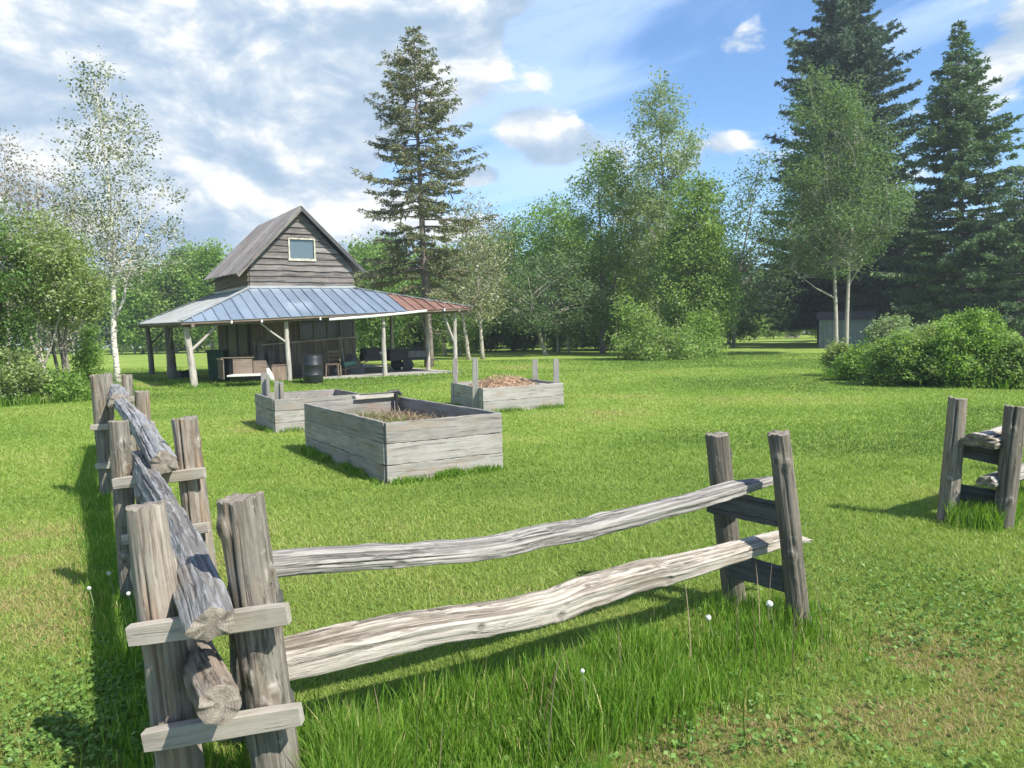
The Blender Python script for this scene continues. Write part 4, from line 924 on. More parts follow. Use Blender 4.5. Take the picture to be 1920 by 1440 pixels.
# plank bits leaning on the front wall
for u, w_, h_, m_ in ((2.62, .2, 1.35, W_SIDING), (3.0, .22, 1.05, W_SIDING), (3.35, .16, 1.5, W_LOWER)):
    t = thing('leaning_board', {2.62: 'grey board leaning left of the cabin front wall corner', 3.0: 'short wide board leaning on the cabin wall behind the bench', 3.35: 'brown board leaning on the wall near the middle porch post'}[u], 'board', hp(u, BV0-.3, 0), 'boards leaning on the cabin wall')
    part_beam(t, 'board', hp(u, BV0-.38, 0.0), hp(u+.03, BV0-.09, h_), w_, .025, m_, seg=3, up=E2)

# ------------------------------------------------------------------ things under the porch
def box(mb, c, w, d, h, ux=E1, uy=E2, mi=0, cham=.0, taper=0.0):
    """upright box with rounded-off vertical edges; c = centre of its base"""
    c = np.array(c, float); e = min(w, d)*.08 if cham == 0 else cham
    pr = [(-w/2+e, -d/2), (w/2-e, -d/2), (w/2, -d/2+e), (w/2, d/2-e), (w/2-e, d/2), (-w/2+e, d/2), (-w/2, d/2-e), (-w/2, -d/2+e)]
    V = [c+ux*x*(1-taper)+uy*y*(1-taper) for x, y in pr]+[c+ux*x+uy*y+np.array([0, 0, h]) for x, y in pr]
    i = np.arange(8); j = (i+1) % 8; mb.add(V, [np.c_[i, j, j+8, i+8], i[::-1][None], (i+8)[None]], mi)
FX = np.array([1., 0, 0]); FY = np.array([0, 1., 0])
# settee
bc = gnd(452, 726); t = thing('bench', 'homemade wooden bench with brown plywood back and pale seat under the porch', 'bench', bc)
b_ = lambda dx, dy, z: bc+FX*dx+FY*dy+np.array([0, 0, z])
for dx, dy, h in ((-.50, .0, .86), (.52, .05, .66), (-.50, .62, .90), (.52, .66, .85), (-.30, .03, .34)):
    mb = MB(); mb.beam(b_(dx, dy-.04, 0), b_(dx, dy-.04, h), .075, .06); mb.build('leg', [W_PORCH], t)
mb = MB(); mb.beam(b_(-.46, .34, .36), b_(.56, .40, .37), .62, .05); mb.build('seat', [WHITE], t)
mb = MB(); mb.beam(b_(-.46, .66, .62), b_(.16, .68, .62), .03, .50, seg=2); mb.beam(b_(.18, .72, .60), b_(.60, .72, .60), .03, .42); mb.build('backrest', [W_BROWN], t)
mb = MB(); mb.beam(b_(-.53, .02, .56), b_(-.93, .62, .56), .03, .62, seg=2); mb.build('side_panel', [W_LOWER], t)
mb = MB(); mb.beam(b_(-.56, .0, .89), b_(-.96, .64, .89), .07, .035); mb.beam(b_(-.86, .72, .92), b_(.20, .72, .92), .09, .035); mb.build('armrest', [W_BROWN], t)
# green cabinet
gc_ = gnd(396, 716)+np.array([.15, .35, 0]); t = thing('garbage_bin', 'tall dark green wheeled bin behind the left porch post', 'bin', gc_)
mb = MB(); box(mb, gc_+[0, 0, .06], .60, .62, 1.02, FX, FY, taper=.10); mb.build('body', [GREENP], t)
mb = MB(); box(mb, gc_+[0, -.02, 1.085], .66, .70, .055, FX, FY); mb.build('lid', [GREENP], t)
mb = MB(); mb.tube([gc_+[-.24, .36, 1.0], gc_+[-.24, .42, 1.02], gc_+[.24, .42, 1.02], gc_+[.24, .36, 1.0]], .018, 6); mb.build('handle', [GREENP], t)
for s_ in (-1, 1): mb = MB(); mb.lathe(gc_+[s_*.24-.03, .28, .11], [(.11, 0), (.11, .05)], 16, axis=(1, 0, 0)); mb.build('wheel', [BLACKP], t)
# black drum
dc = gnd(588, 719); t = thing('barrel', 'black plastic barrel standing on the grass before the cabin wall', 'barrel', dc)
mb = MB(); mb.lathe(dc, [(.27, 0), (.31, .03), (.315, .25), (.33, .27), (.33, .30), (.315, .32), (.315, .58), (.33, .60), (.33, .63), (.315, .65), (.31, .86), (.29, .92)], 28); mb.build('drum', [BLACKP], t, smooth=True)
mb = MB(); mb.lathe(dc+[0, 0, .92], [(.27, 0), (.27, .035), (.25, .04)], 28); mb.build('lid', [BLACKP], t, smooth=False)
# rusty drum behind the middle post
dc = gnd(530, 714)+np.array([-.12, .5, 0]); t = thing('barrel', 'squat rusty brown drum beside the middle porch post', 'barrel', dc)
mb = MB(); mb.lathe(dc, [(.26, 0), (.27, .2), (.28, .21), (.28, .24), (.27, .25), (.27, .62), (.24, .63)], 20); mb.build('drum', [RUSTM], t, smooth=False)
# white sack / cone leaning by the bench
sc_ = gnd(505, 717); t = thing('sack', 'white and grey sack slumped at the right end of the bench', 'sack', sc_)
mb = MB(); mb.tube([sc_+[.12, 0, 0], sc_+[.03, .02, .22], sc_+[-.10, .04, .45], sc_+[-.16, .06, .58]], [.10, .12, .11, .04], 12); mb.build('cloth', [mat_plain('white_cloth', (.62, .62, .58), .9, var=.3)], t, smooth=True)
mb = MB(); mb.tube([sc_+[-.12, .0, .50], sc_+[-.15, .03, .62], sc_+[-.10, .05, .72]], [.13, .12, .03], 10); mb.build('neck', [TARP], t, smooth=True)
# chair
ch = gnd(622, 711)+np.array([0, .3, .08]); t = thing('chair', 'small tan wooden chair between the black barrel and the tarp', 'chair', ch)
for dx, dy, h in ((-.2, -.18, .44), (.2, -.18, .44), (-.2, .18, .95), (.2, .18, .95)):
    mb = MB(); mb.beam(ch+[dx*1.15, dy*1.1, 0], ch+[dx, dy, h], .045, .045); mb.build('leg', [TANW], t)
mb = MB(); mb.beam(ch+[-.22, 0, .45], ch+[.22, 0, .45], .42, .04); mb.build('seat', [TANW], t)
mb = MB(); [mb.beam(ch+[-.2, .18, z], ch+[.2, .18, z], .025, .07) for z in (.62, .76, .90)]; mb.build('backrest', [TANW], t)
# pole against the wall behind the chair
t = thing('pole', 'thin pale pole leaning on the cabin wall behind the chair', 'pole', ch+[.3, .9, 0]); mb = MB(); mb.tube([ch+[.28, .8, 0], ch+[.0, 1.3, 1.45]], .022, 6); mb.build('shaft', [B_PALE], t)
# tarp-covered lump
tc_ = gnd(652, 706)+np.array([.0, .6, .08]); heap('tarp', 'grey tarpaulin draped over a lumpy pile against the cabin wall', 'tarp', tc_, .55, .45, .82, TARP, 9, .3)
# teal wheelbarrow
wc = gnd(652, 708)+np.array([0, 0, .08]); t = thing('wheelbarrow', 'small dark teal wheelbarrow parked before the grey tarp', 'wheelbarrow', wc)
mb = MB(); box(mb, wc+[0, .2, .26], .60, .5, .26, E1, E2, taper=.35); mb.build('tray', [TEAL], t)
mb = MB(); mb.lathe(wc+E1*-.42+np.array([0, .2, .17])-E2*.03, [(.10, 0), (.17, 0.01), (.17, .06), (.10, .07)], 20, axis=tuple(E2)); mb.build('wheel', [BLACKP], t)
for s_ in (-1, 1): mb = MB(); mb.tube([wc+E1*-.42+E2*s_*.10+[0, .2, .17], wc+E1*.1+E2*s_*.2+[0, .2, .30], wc+E1*.72+E2*s_*.27+[0, .2, .52]], .02, 6); mb.build('handle', [TANW], t)
# black stove / grill with bright knobs
kc = gnd(692, 704)+np.array([.0, .9, .08]); t = thing('barbecue', 'black barbecue with a bright dial standing left of the third porch post', 'barbecue', kc)
mb = MB(); box(mb, kc+[0, 0, .45], .95, .5, .26, E1, E2); mb.build('firebox', [BLACKM], t)
mb = MB(); box(mb, kc+[0, 0, .715], .95, .5, .24, E1, E2, cham=.14); mb.build('hood', [BLACKM], t)
for dx in (-.4, .4):
    for dy in (-.2, .2): mb = MB(); mb.beam(kc+E1*dx+E2*dy, kc+E1*dx+E2*dy+[0, 0, .45], .04, .04); mb.build('leg', [BLACKM], t)
mb = MB(); mb.beam(kc-E1*.45+[0, 0, .16], kc+E1*.45+[0, 0, .16], .42, .03); mb.build('shelf', [BLACKM], t)
for dx, z in ((.25, .76), (.36, .69)):
    mb = MB(); mb.lathe(kc+E1*dx-E2*.25+[0, 0, z], [(.05, 0), (.05, .02), (.03, .03)], 14, axis=tuple(-E2)); mb.build('dial', [WHITE], t)
# black trailer box
vc = gnd(755, 700)+np.array([0, .9, .08]); t = thing('utility_trailer', 'black metal utility trailer parked on the slab right of the third porch post', 'trailer', vc)
mb = MB(); box(mb, vc+[0, 0, .42], 1.75, 1.0, .04, E1, E2, cham=.02)
for s_ in (-1, 1): mb.beam(vc-E1*.86+E2*s_*.49+[0, 0, .66], vc+E1*.86+E2*s_*.49+[0, 0, .66], .03, .40); mb.beam(vc+E1*s_*.86-E2*.47+[0, 0, .66], vc+E1*s_*.86+E2*.47+[0, 0, .66], .03, .40)
mb.build('body', [BLACKM], t)
mb = MB(); mb.beam(vc-E1*.1-E2*.515+[0, 0, .66], vc+E1*.75-E2*.515+[0, 0, .66], .012, .26); mb.build('panel', [GREYP], t)
for s_ in (-1, 1): mb = MB(); mb.lathe(vc-E1*.15+E2*s_*.5+[0, 0, .24], [(.10, 0), (.24, .01), (.24, .11), (.10, .12)], 20, axis=tuple(E2*s_)); mb.build('wheel', [BLACKP], t)
mb = MB(); mb.tube([vc+E1*.86+[0, 0, .42], vc+E1*1.5+[0, 0, .36]], .03, 6); mb.build('drawbar', [BLACKM], t)
mb = MB(); mb.beam(vc+E1*1.45-E2*.0, vc+E1*1.45+[0, 0, .38], .05, .05); mb.build('leg', [BLACKM], t)
mb = MB(); mb.beam(vc-E1*.8+E2*.51+[0, 0, .885], vc+E1*.9+E2*.51+[0, 0, .885], .06, .03); mb.build('rail', [GREYP], t)
# low stone or stump left of the post
heap('scrap_heap', 'low dark scrap heap on the grass between the left porch posts', 'scrap heap', gnd(345, 708), .55, .4, .32, BLACKM, 3, .35)

t = thing('crate', 'weathered slatted crate tucked behind the black barrel against the wall', 'crate', hp(4.35, 1.9, .0))
mb = MB(); cc = hp(4.35, 1.9, 0)
for z_ in (.08, .22, .36, .50): mb.beam(cc-E1*.35+[0, 0, z_], cc+E1*.35+[0, 0, z_], .03, .10)
mb.build('slats', [W_SIDING], t)
mb = MB(); [mb.beam(cc+E1*x_+E2*.04, cc+E1*x_+E2*.04+[0, 0, .6], .05, .04) for x_ in (-.32, .32)]; mb.build('frame', [W_SIDING], t)
for i_, (u_, h_, lab) in enumerate(((4.85, 1.5, 'long handled rake leaning on the wall left of the chair'), (5.75, 1.35, 'shovel leaning on the wall above the tarp heap'))):
    t = thing('garden_tool', lab, 'garden tool', hp(u_, BV0-.35, .08)); mb = MB(); mb.tube([hp(u_, BV0-.40, .12), hp(u_+.08, BV0-.08, h_)], .018, 6); mb.build('handle', [TANW], t)
    mb = MB(); mb.beam(hp(u_-.14, BV0-.41, .12), hp(u_+.14, BV0-.41, .12), .03, .05 if i_ == 0 else .2); mb.build('head', [RUSTM], t)
t = thing('bucket', 'white bucket standing on the slab between the barbecue and the wheelbarrow', 'bucket', kc-E1*.95-E2*.35); mb = MB(); mb.lathe(kc-E1*.95-E2*.35, [(.12, 0), (.15, .30), (.16, .31), (.15, .33)], 18); mb.build('pail', [GUTTER], t)
t = thing('trunk_box', 'brown wooden box standing behind the bench right side', 'box', hp(2.9, 1.3, 0)); mb = MB(); box(mb, hp(2.9, 1.3, 0), .8, .5, .55, E1, E2, cham=.01); mb.build('body', [W_BROWN], t); mb = MB(); box(mb, hp(2.9, 1.3, .553), .84, .54, .05, E1, E2, cham=.01); mb.build('lid', [W_LOWER], t)

# ------------------------------------------------------------------ far shed, field posts, stump
s0, s1 = gnd(1535, 653), gnd(1638, 651); s1[1] = s0[1]-1.3; s1[0] = at(1638, 640, s1[1])[0]
t = thing('garden_shed', 'small grey metal shed with a low dark roof behind the forked maple', 'shed', s0)
d = (s1-s0); d[2] = 0; W_ = np.linalg.norm(d); d /= W_; nn = np.array([-d[1], d[0], 0])
def sp_(u, v, z): return s0+d*u+nn*v+np.array([0, 0, z-s0[2]])
mb = MB(); Hs = 1.85
for k in range(12): mb.beam(sp_((k+.5)*W_/12, 0, -.02), sp_((k+.5)*W_/12, 0, Hs), W_/12-.03, .03, up=nn)
mb.build('front_wall', [SHEDM], t)
mb = MB(); V = [sp_(.02, .04, 0), sp_(W_-.02, .04, 0), sp_(W_-.02, 2.6, 0), sp_(.02, 2.6, 0)]; V += [v+np.array([0, 0, Hs]) for v in V]; mb.hexa(V); mb.build('body', [SHEDM], t)
mb = MB(); V = [sp_(-.15, -.2, Hs+.01), sp_(W_+.15, -.2, Hs+.01), sp_(W_+.15, 2.8, Hs+.01), sp_(-.15, 2.8, Hs+.01), sp_(-.15, 1.2, Hs+.55), sp_(W_+.15, 1.2, Hs+.55)]
mb.add(V, [np.array([[0, 1, 5, 4], [2, 3, 4, 5], [3, 2, 1, 0]]), np.array([[1, 2, 5], [3, 0, 4]])]); mb.build('roof', [mat_plain('dark_shed_roof', (.07, .06, .06), .8)], t)
mb = MB(); mb.beam(sp_(W_*.70, -.03, .03), sp_(W_*.70, -.03, 1.6), .8, .02, up=nn); mb.build('door', [SHEDM], t)

post0 = None
for i, (px, py, h) in enumerate(((72/5.65+240, 662, 1.1), (299/5.65+240, 657, 1.0), (525/5.65+240, 657, 1.0), (738/5.65+240, 657, 1.35), (975/5.65+240, 660, 1.5), (138, 662, 1.1), (210, 662, 1.1))):
    g0 = at(px, 662, 84); g0[2] = 0
    if post0 is None:
        post0 = MB(); post0.tube([[0, 0, -.2], [0, 0, 1.25], [0, 0, 1.3]], [.12, .11, .08], 10); post0 = post0.build('field_post', [mat_plain('whitewashed_post', (.36, .36, .31), .8)]); o = post0
    else: o = post0.copy(); COL.objects.link(o)
    o.location = tuple(g0); o.scale = (1, 1, h); tag(o, 'one of the whitish posts of the far field fence seen around the porch', 'fence post', 'whitish posts along the far field')
heap('stump', 'low pale tree stump at the end of the mown track', 'stump', gnd(1487, 633), .9, .7, .75, mat_plain('stump_wood', (.30, .25, .19), .9), 6, .2)

# ------------------------------------------------------------------ trees
def leaf_cloud(C, rs, size, tint, elong=1.7, upbias=.4):
    """diamond leaves at points C"""
    N = len(C); n = rs.randn(N, 3); n[:, 2] = np.abs(n[:, 2])+upbias; n /= np.linalg.norm(n, axis=1)[:, None]
    a = np.cross(n, rs.randn(N, 3)); a /= np.linalg.norm(a, axis=1)[:, None]+1e-9; b = np.cross(n, a)
    s = (size*1.12*rs.uniform(.6, 1.25, N))[:, None]; w = s/elong
    V = np.stack([C-a*s*.5, C+b*w*.5+a*s*.08, C+a*s*.5, C-b*w*.5+a*s*.08], 1).reshape(-1, 3)
    F = np.arange(4*N).reshape(N, 4); return V, F, np.repeat(tint, 4)
def limb_pts(a, b, rs, sag=.08, n=6):
    t = np.linspace(0, 1, n)[:, None]; L = np.linalg.norm(b-a); p = a+(b-a)*t
    p[:, 2] += (np.sin(t[:, 0]*np.pi)*sag*L); j = rs.randn(n, 3)*.02*L; j[0] = 0; j[-1] = 0; return p+j
def tree(name, label, cat, base, trunks, env, Y, nclus, nleaf, lsize, leafm, barkm, seed, group=None, csize=.45, shell=.55, flat=1.0, trad=.12, depth=.85, limbs=True, upright=False, trunk_leaf=False):
    """env: rows (py, left px, right px) of the crown outline at distance Y; trunks: lists of (px, py) points from ground up"""
    rs = np.random.RandomState(seed); base = np.array(base, float)
    E = []
    for py, l, r in env:
        a, b = at(l, py, Y), at(r, py, Y); E.append((a[2]/2+b[2]/2, (a[0]+b[0])/2, (b[0]-a[0])/2))
    E = np.array(sorted(E)); z0, z1 = E[0, 0], E[-1, 0]
    root = thing(name, label, cat, (base[0], base[1], 0), group)
    tb = MB(); axes = []
    for tr in trunks:
        pts = np.array([at(px, py, Y) for px, py in tr]); pts[0][2] = -.1 if pts[0][2] < .5 else pts[0][2]; pts[1:, 1] += np.linspace(0, .15, len(pts)-1)*rs.randn()
        n = 14; L = np.r_[0, np.cumsum(np.linalg.norm(np.diff(pts, axis=0), axis=1))]; s = np.linspace(0, L[-1], n)
        P = np.stack([np.interp(s, L, pts[:, c]) for c in range(3)], -1); w = rs.randn(n, 3)*.02*trad*10; w[0] = 0; w[:, 2] = 0; P = P+w*.5
        rad = (trad if pts[0][2] < 0 else trad*.5)*(1-np.linspace(0, 1, n)**1.1*.9); rad[0] *= 1.3 if pts[0][2] < 0 else 1; tb.tube(P, rad, 10); axes.append((P, rad))
    # cluster centres inside the outline
    zz = np.linspace(z0, z1, 200); rr = np.interp(zz, E[:, 0], E[:, 2]); pr = rr**1.25+.02; pr /= pr.sum()
    cz = rs.choice(zz, nclus, p=pr)+rs.randn(nclus)*.05; R = np.interp(cz, E[:, 0], E[:, 2]); X = np.interp(cz, E[:, 0], E[:, 1])
    az = rs.rand(nclus)*2*np.pi; q = np.where(rs.rand(nclus) < shell, rs.uniform(.72, 1.0, nclus), np.sqrt(rs.rand(nclus))*.8)
    lump = 1+.28*(fbm(np.c_[np.cos(az)*1.3+seed, np.sin(az)*1.3, cz*.7], 2)-.5)*2
    C = np.c_[X+np.cos(az)*R*q*lump, base[1]+np.sin(az)*R*q*lump*depth, cz]
    LC = []; LT = []
    ct = rs.rand(nclus)
    for k in range(nclus):
        c = C[k]; P, rad = axes[rs.randint(len(axes))]
        if limbs and rs.rand() < .40:
            hz = c[2]-np.hypot(c[0]-np.interp(c[2], P[:, 2], P[:, 0]), c[1]-base[1])*(1.5 if upright else .7)
            hz = np.clip(hz, max(P[0, 2], z0*.9+.1*P[-1, 2]), P[-1, 2]*.97); i = np.argmin(np.abs(P[:, 2]-hz)); a = P[i]
            r0 = min(rad[i]*.5, .008+.009*np.linalg.norm(c-a)); tb.tube(limb_pts(a, c, rs, -.06 if upright else .05, 6), np.linspace(r0, .006, 6), 4, cap=False)
        s = csize*rs.uniform(.6, 1.35); m = max(4, int(nleaf*1.35*(s/csize)**1.6*rs.uniform(.6, 1.3)))
        # leaves sit on a few short twigs inside the clump
        nt = 7; td = rs.randn(nt, 3); td /= np.linalg.norm(td, axis=1)[:, None]; td[:, 2] = td[:, 2]*.7+(.5 if upright else .0)
        w = rs.randint(0, nt, m); t = rs.rand(m)**.7
        pts = c+td[w]*(t*s*1.35)[:, None]*np.array([1, 1, flat])+rs.randn(m, 3)*s*.30
        LC.append(pts); LT.append(np.clip(ct[k]*.65+rs.rand(m)*.35, 0, 1))
        if limbs and s > csize*.9 and k % 2:
            for d_ in td[:3]: tb.tube([c, c+d_*s*.6, c+d_*s*1.2], [.009, .006, .003], 3, cap=False)
    tb.build('trunk', [barkm], root, smooth=True)
    LC = np.vstack(LC); LT = np.concatenate(LT); ok = LC[:, 2] > .03; LC, LT = LC[ok], LT[ok]
    V, F, T = leaf_cloud(LC, rs, lsize, LT); mb = MB(); mb.add(V, F, 0, tint=T); mb.build('crown', [leafm], root)
    return root
def spruce(label, base, trunk, env, Y, seed, mat, dens=1.0, group=None, droop=.22, nb=(5, 8), step=.34, nl=.13, bark=B_SPR, rad=.2, gap=0.0, dead=0):
    """env rows (py, half width px); whorls of drooping boughs carrying hanging needle sprays"""
    rs = np.random.RandomState(seed); base = np.array(base, float); root = thing('spruce_tree', label, 'spruce', (base[0], base[1], 0), group)
    pts = np.array([at(px, py, Y) for px, py in trunk]); pts[0][2] = -.15
    n = 18; L = np.r_[0, np.cumsum(np.linalg.norm(np.diff(pts, axis=0), axis=1))]; s = np.linspace(0, L[-1], n); P = np.stack([np.interp(s, L, pts[:, c]) for c in range(3)], -1)
    R = rad*(1-np.linspace(0, 1, n)**.9*.96); tb = MB(); tb.tube(P, R, 10)
    E = np.array(sorted([(at(960, py, Y)[2]-(960-trunk[-1][0])*0, hw*Y/FPX) for py, hw in env])); z0, z1 = E[0, 0], E[-1, 0]
    BP, BD, BT = [], [], []; z = z0
    while z < z1-.05:
        f = (z-z0)/(z1-z0); Rm = np.interp(z, E[:, 0], E[:, 1]); cx = np.array([np.interp(z, P[:, 2], P[:, 0]), np.interp(z, P[:, 2], P[:, 1]), z])
        k = rs.randint(*nb); a0 = rs.rand()*6.28
        for b in range(k):
            if rs.rand() < gap: continue
            az = a0+b*2*np.pi/k+rs.randn()*.25; Lb = Rm*(rs.uniform(.50, .9) if rs.rand() < .6 else rs.uniform(.9, 1.28))
            if Lb < .08: Lb = .1
            d = np.array([math.cos(az), math.sin(az), 0]); side = np.array([-d[1], d[0], 0]); m = 7; t = np.linspace(0, 1, m)
            rise = (.30*f+.02)*Lb; dz = rise*t-droop*(1-f*.9)*Lb*t**1.3*1.5+droop*.75*Lb*t**3
            bp = cx+d*(t*Lb)[:, None]; bp[:, 2] += dz+rs.uniform(-.1, .1)
            tb.tube(bp, np.linspace(max(.008, .018+.012*Lb*(1-f)), .005, m), 4, cap=False)
            ctint = rs.rand()
            # side sprays
            ns = max(3, int(Lb/.13*dens))
            for q in range(ns):
                tt = rs.uniform(.14, 1)**.8; o = np.array([np.interp(tt, t, bp[:, c]) for c in range(3)]); sl = (.12+.34*Lb*(1-tt)*.7+.10)*rs.uniform(.6, 1.1); sl = min(sl, .75)
                sd_ = rs.choice([-1, 1]); dr = d*rs.uniform(.35, .9)+side*sd_*rs.uniform(.3, 1.0)+np.array([0, 0, rs.uniform(-.45, .08)*(1-f*.6)]); dr /= np.linalg.norm(dr)
                c = max(2, int(sl/.07)); uu = np.linspace(.1, 1, c); pp = o+dr*(uu*sl)[:, None]; pp[:, 2] -= .10*(uu**2)*sl*(1-f)
                rep = 3; pp = np.repeat(pp, rep, 0)+rs.randn(c*rep, 3)*.022
                dd = dr*.9+rs.randn(c*rep, 3)*.45; dd[:, 2] -= .12; BP.append(pp); BD.append(dd/np.linalg.norm(dd, axis=1)[:, None]); BT.append(np.clip(np.full(c*rep, ctint*.55)+rs.rand(c*rep)*.45, 0, 1))
        z += step*(1-.45*f)*rs.uniform(.75, 1.25)
    for q in range(dead):    # bare dead twigs on the lower trunk
        zz = rs.uniform(z0*.35, z0+.25*(z1-z0)); az = rs.rand()*6.28; cx = np.array([np.interp(zz, P[:, 2], P[:, 0]), np.interp(zz, P[:, 2], P[:, 1]), zz]); Lb = rs.uniform(.6, 2.4)
        d = np.array([math.cos(az), math.sin(az), -.1]); tb.tube([cx, cx+d*Lb*.5+[0, 0, .08], cx+d*Lb-[0, 0, .25]], [.02, .012, .004], 4, cap=False)
    tb.build('trunk', [bark], root, smooth=True)
    BP, BD, BT = np.vstack(BP), np.vstack(BD), np.concatenate(BT); N = len(BP)
    up = rs.randn(N, 3); sdv = np.cross(BD, up); sdv /= np.linalg.norm(sdv, axis=1)[:, None]+1e-9
    l = (nl*rs.uniform(.7, 1.3, N))[:, None]; w = l*.27
    V = np.stack([BP-sdv*w*.3, BP+BD*l*.45-sdv*w*.6, BP+BD*l, BP+BD*l*.45+sdv*w*.6], 1).reshape(-1, 3)
    mb = MB(); mb.add(V, np.arange(4*N).reshape(N, 4), 0, tint=np.repeat(BT, 4)); mb.build('crown', [mat], root)
    return root

# -- named trees, near to far
bs = gnd(803, 689)
spruce('tall thinning spruce with brownish cones behind the right end of the cabin', (at(795, 680, 35.5)[0], 35.5), [(805, 690), (800, 560), (792, 430), (783, 250), (775, 52)],
       [(50, 3), (90, 26), (130, 48), (170, 70), (205, 86), (260, 88), (310, 98), (360, 108), (420, 118), (470, 126), (520, 122), (555, 90)], 35.5, 51, N_SPRUCE, dens=1.35, gap=.12, nb=(5, 8), rad=.24, dead=34, droop=.26, step=.46, nl=.16)
spruce('tallest dark spruce at the right, its top cut by the sky edge of the picture', (at(1585, 640, 60)[0], 60), [(1585, 640), (1583, 400), (1580, -40)],
       [(-40, 4), (0, 38), (60, 62), (120, 82), (190, 100), (260, 118), (330, 128), (420, 140), (520, 150), (610, 140)], 60, 52, N_SPRUCED, dens=1.25, nb=(7, 10), step=.52, nl=.29, rad=.32, gap=.04, droop=.12)
spruce('broad dark spruce with a pointed top near the right edge', (at(1802, 640, 48)[0], 48), [(1806, 640), (1803, 400), (1797, 58)],
       [(58, 2), (95, 13), (140, 32), (200, 54), (260, 76), (330, 96), (400, 118), (470, 132), (560, 138), (630, 130)], 48, 53, N_SPRUCEY, dens=1.3, nb=(6, 9), step=.50, nl=.24, rad=.26, gap=.10, droop=.06)
spruce('young full spruce between the shed and the broad dark spruce', (at(1690, 640, 54)[0], 54), [(1690, 640), (1688, 500), (1685, 372)],
       [(372, 3), (420, 34), (480, 62), (540, 78), (600, 84), (630, 76)], 54, 54, N_SPRUCED, dens=.9, nb=(7, 10), step=.42, nl=.22, rad=.16, gap=.0)
spruce('shaded spruce left of the shed behind the forked maple', (at(1536, 640, 62)[0], 62), [(1536, 635), (1532, 500), (1528, 375)],
       [(375, 4), (430, 42), (490, 74), (550, 98), (600, 106), (612, 90)], 62, 55, N_SPRUCED, dens=.9, nb=(7, 10), step=.45, nl=.24, rad=.16, gap=.0)
spruce('dense spruce partly cut off by the right edge of the picture', (at(1925, 640, 44)[0], 44), [(1925, 645), (1922, 500), (1918, 330)],
       [(330, 3), (380, 36), (450, 66), (540, 92), (620, 96)], 44, 56, N_SPRUCEY, dens=.9, nb=(7, 10), step=.42, nl=.19, rad=.2, gap=.0)

tree('birch_tree', 'slender white barked birch beside the far end of the log fence', 'birch', (at(222, 722, 26.8)[0], 26.8),
     [[(222, 722), (214, 640), (213, 560), (214, 480), (205, 350), (190, 220), (172, 112)], [(217, 600), (232, 560), (240, 520), (262, 420), (268, 330)]],
     [(112, 160, 188), (160, 145, 215), (220, 120, 255), (300, 112, 285), (380, 110, 320), (440, 120, 338), (500, 150, 330), (545, 190, 285)], 26.8, 200, 34, .10, L_BIRCH, B_BIRCH, 61, csize=.36, shell=.5, trad=.105, upright=True)
# left shrubs
LG = 'willow shrubs at the left edge'
tree('willow_shrub', 'large olive green willow with a V shaped pale trunk at the left edge', 'willow', (at(80, 745, 21)[0], 21),
     [[(108, 748), (82, 690), (60, 640), (40, 560), (20, 460)], [(82, 690), (72, 620), (75, 520)], [(82, 690), (98, 640), (120, 520)]],
     [(385, -10, 90), (430, -40, 135), (490, -50, 170), (550, -40, 178), (580, -20, 165), (600, 0, 110)], 21, 165, 48, .085, L_LEFT, B_PALE, 62, LG, csize=.34, shell=.3, trad=.07)
tree('willow_shrub', 'grey stemmed willow clump close to the birch at the left', 'willow', (at(125, 745, 22)[0], 22),
     [[(128, 748), (112, 640), (110, 520)], [(122, 745), (100, 660), (95, 500)], [(136, 748), (120, 650), (135, 520)], [(118, 746), (106, 680), (98, 600)]],
     [(440, 70, 150), (490, 60, 178), (550, 60, 185), (590, 70, 180), (615, 90, 150)], 22, 150, 60, .085, L_LEFT, B_GREY, 63, LG, csize=.32, shell=.4, trad=.06)
tree('willow_shrub', 'dark leafy willow cut off by the left edge of the picture', 'willow', (at(-20, 745, 20)[0], 20),
     [[(-15, 748), (-5, 650), (0, 520)]], [(420, -120, 20), (520, -140, 50), (620, -140, 55), (700, -140, 50), (735, -140, 60)], 20, 240, 80, .085, L_DARK, B_DARK, 64, LG, csize=.34, trad=.07)
PG = 'pinkish young birches at the left edge'
for px, pt, w_, Y_, lab, sd_ in ((15, 268, 60, 34, 'pinkish grey birch top, highest of those over the left willow', 65), (70, 296, 50, 36, 'pinkish birch top in the middle above the left willow', 66), (120, 330, 44, 35, 'lowest pinkish birch top, beside the white barked birch', 67)):
    tree('birch_tree', lab, 'birch', (at(px, 690, Y_)[0], Y_), [[(px, 692), (px, 560), (px-3, pt+8)]], [(pt, px-8, px+8), (pt+50, px-w_*.6, px+w_*.6), (pt+120, px-w_, px+w_), (pt+240, px-w_, px+w_), (pt+330, px-w_*.6, px+w_*.6)], Y_, 80, 45, .12, L_PINK, B_PALE, sd_, PG, csize=.5, trad=.08, upright=True)
UG = 'undergrowth at the left tree line'
for px, py, hw, top, Y_, lab, m_, sd_ in ((165, 735, 28, 622, 23.5, 'small leafy sapling between the left willows and the birch trunk', L_BRIGHT, 68),
                                      (30, 758, 62, 652, 19.5, 'low bramble bush at the foot of the left willows', L_LEFT, 69), (120, 757, 40, 705, 20, 'low green weeds bush under the pale V shaped trunk', L_BRIGHT, 70), (-45, 760, 50, 650, 19, 'bramble bush cut off by the left edge', L_LEFT, 71)):
    tree('shrub', lab, 'shrub', (at(px, py, Y_)[0], Y_), [[(px, py), (px, (py+top)/2), (px, top+8)]], [(top, px-hw*.3, px+hw*.3), (top+(py-top)*.3, px-hw*.8, px+hw*.8), (top+(py-top)*.7, px-hw, px+hw), (py-4, px-hw*.9, px+hw*.9)], Y_, 60, 60, .08, m_, B_GREY, sd_, UG, csize=.22, trad=.02, shell=.4)

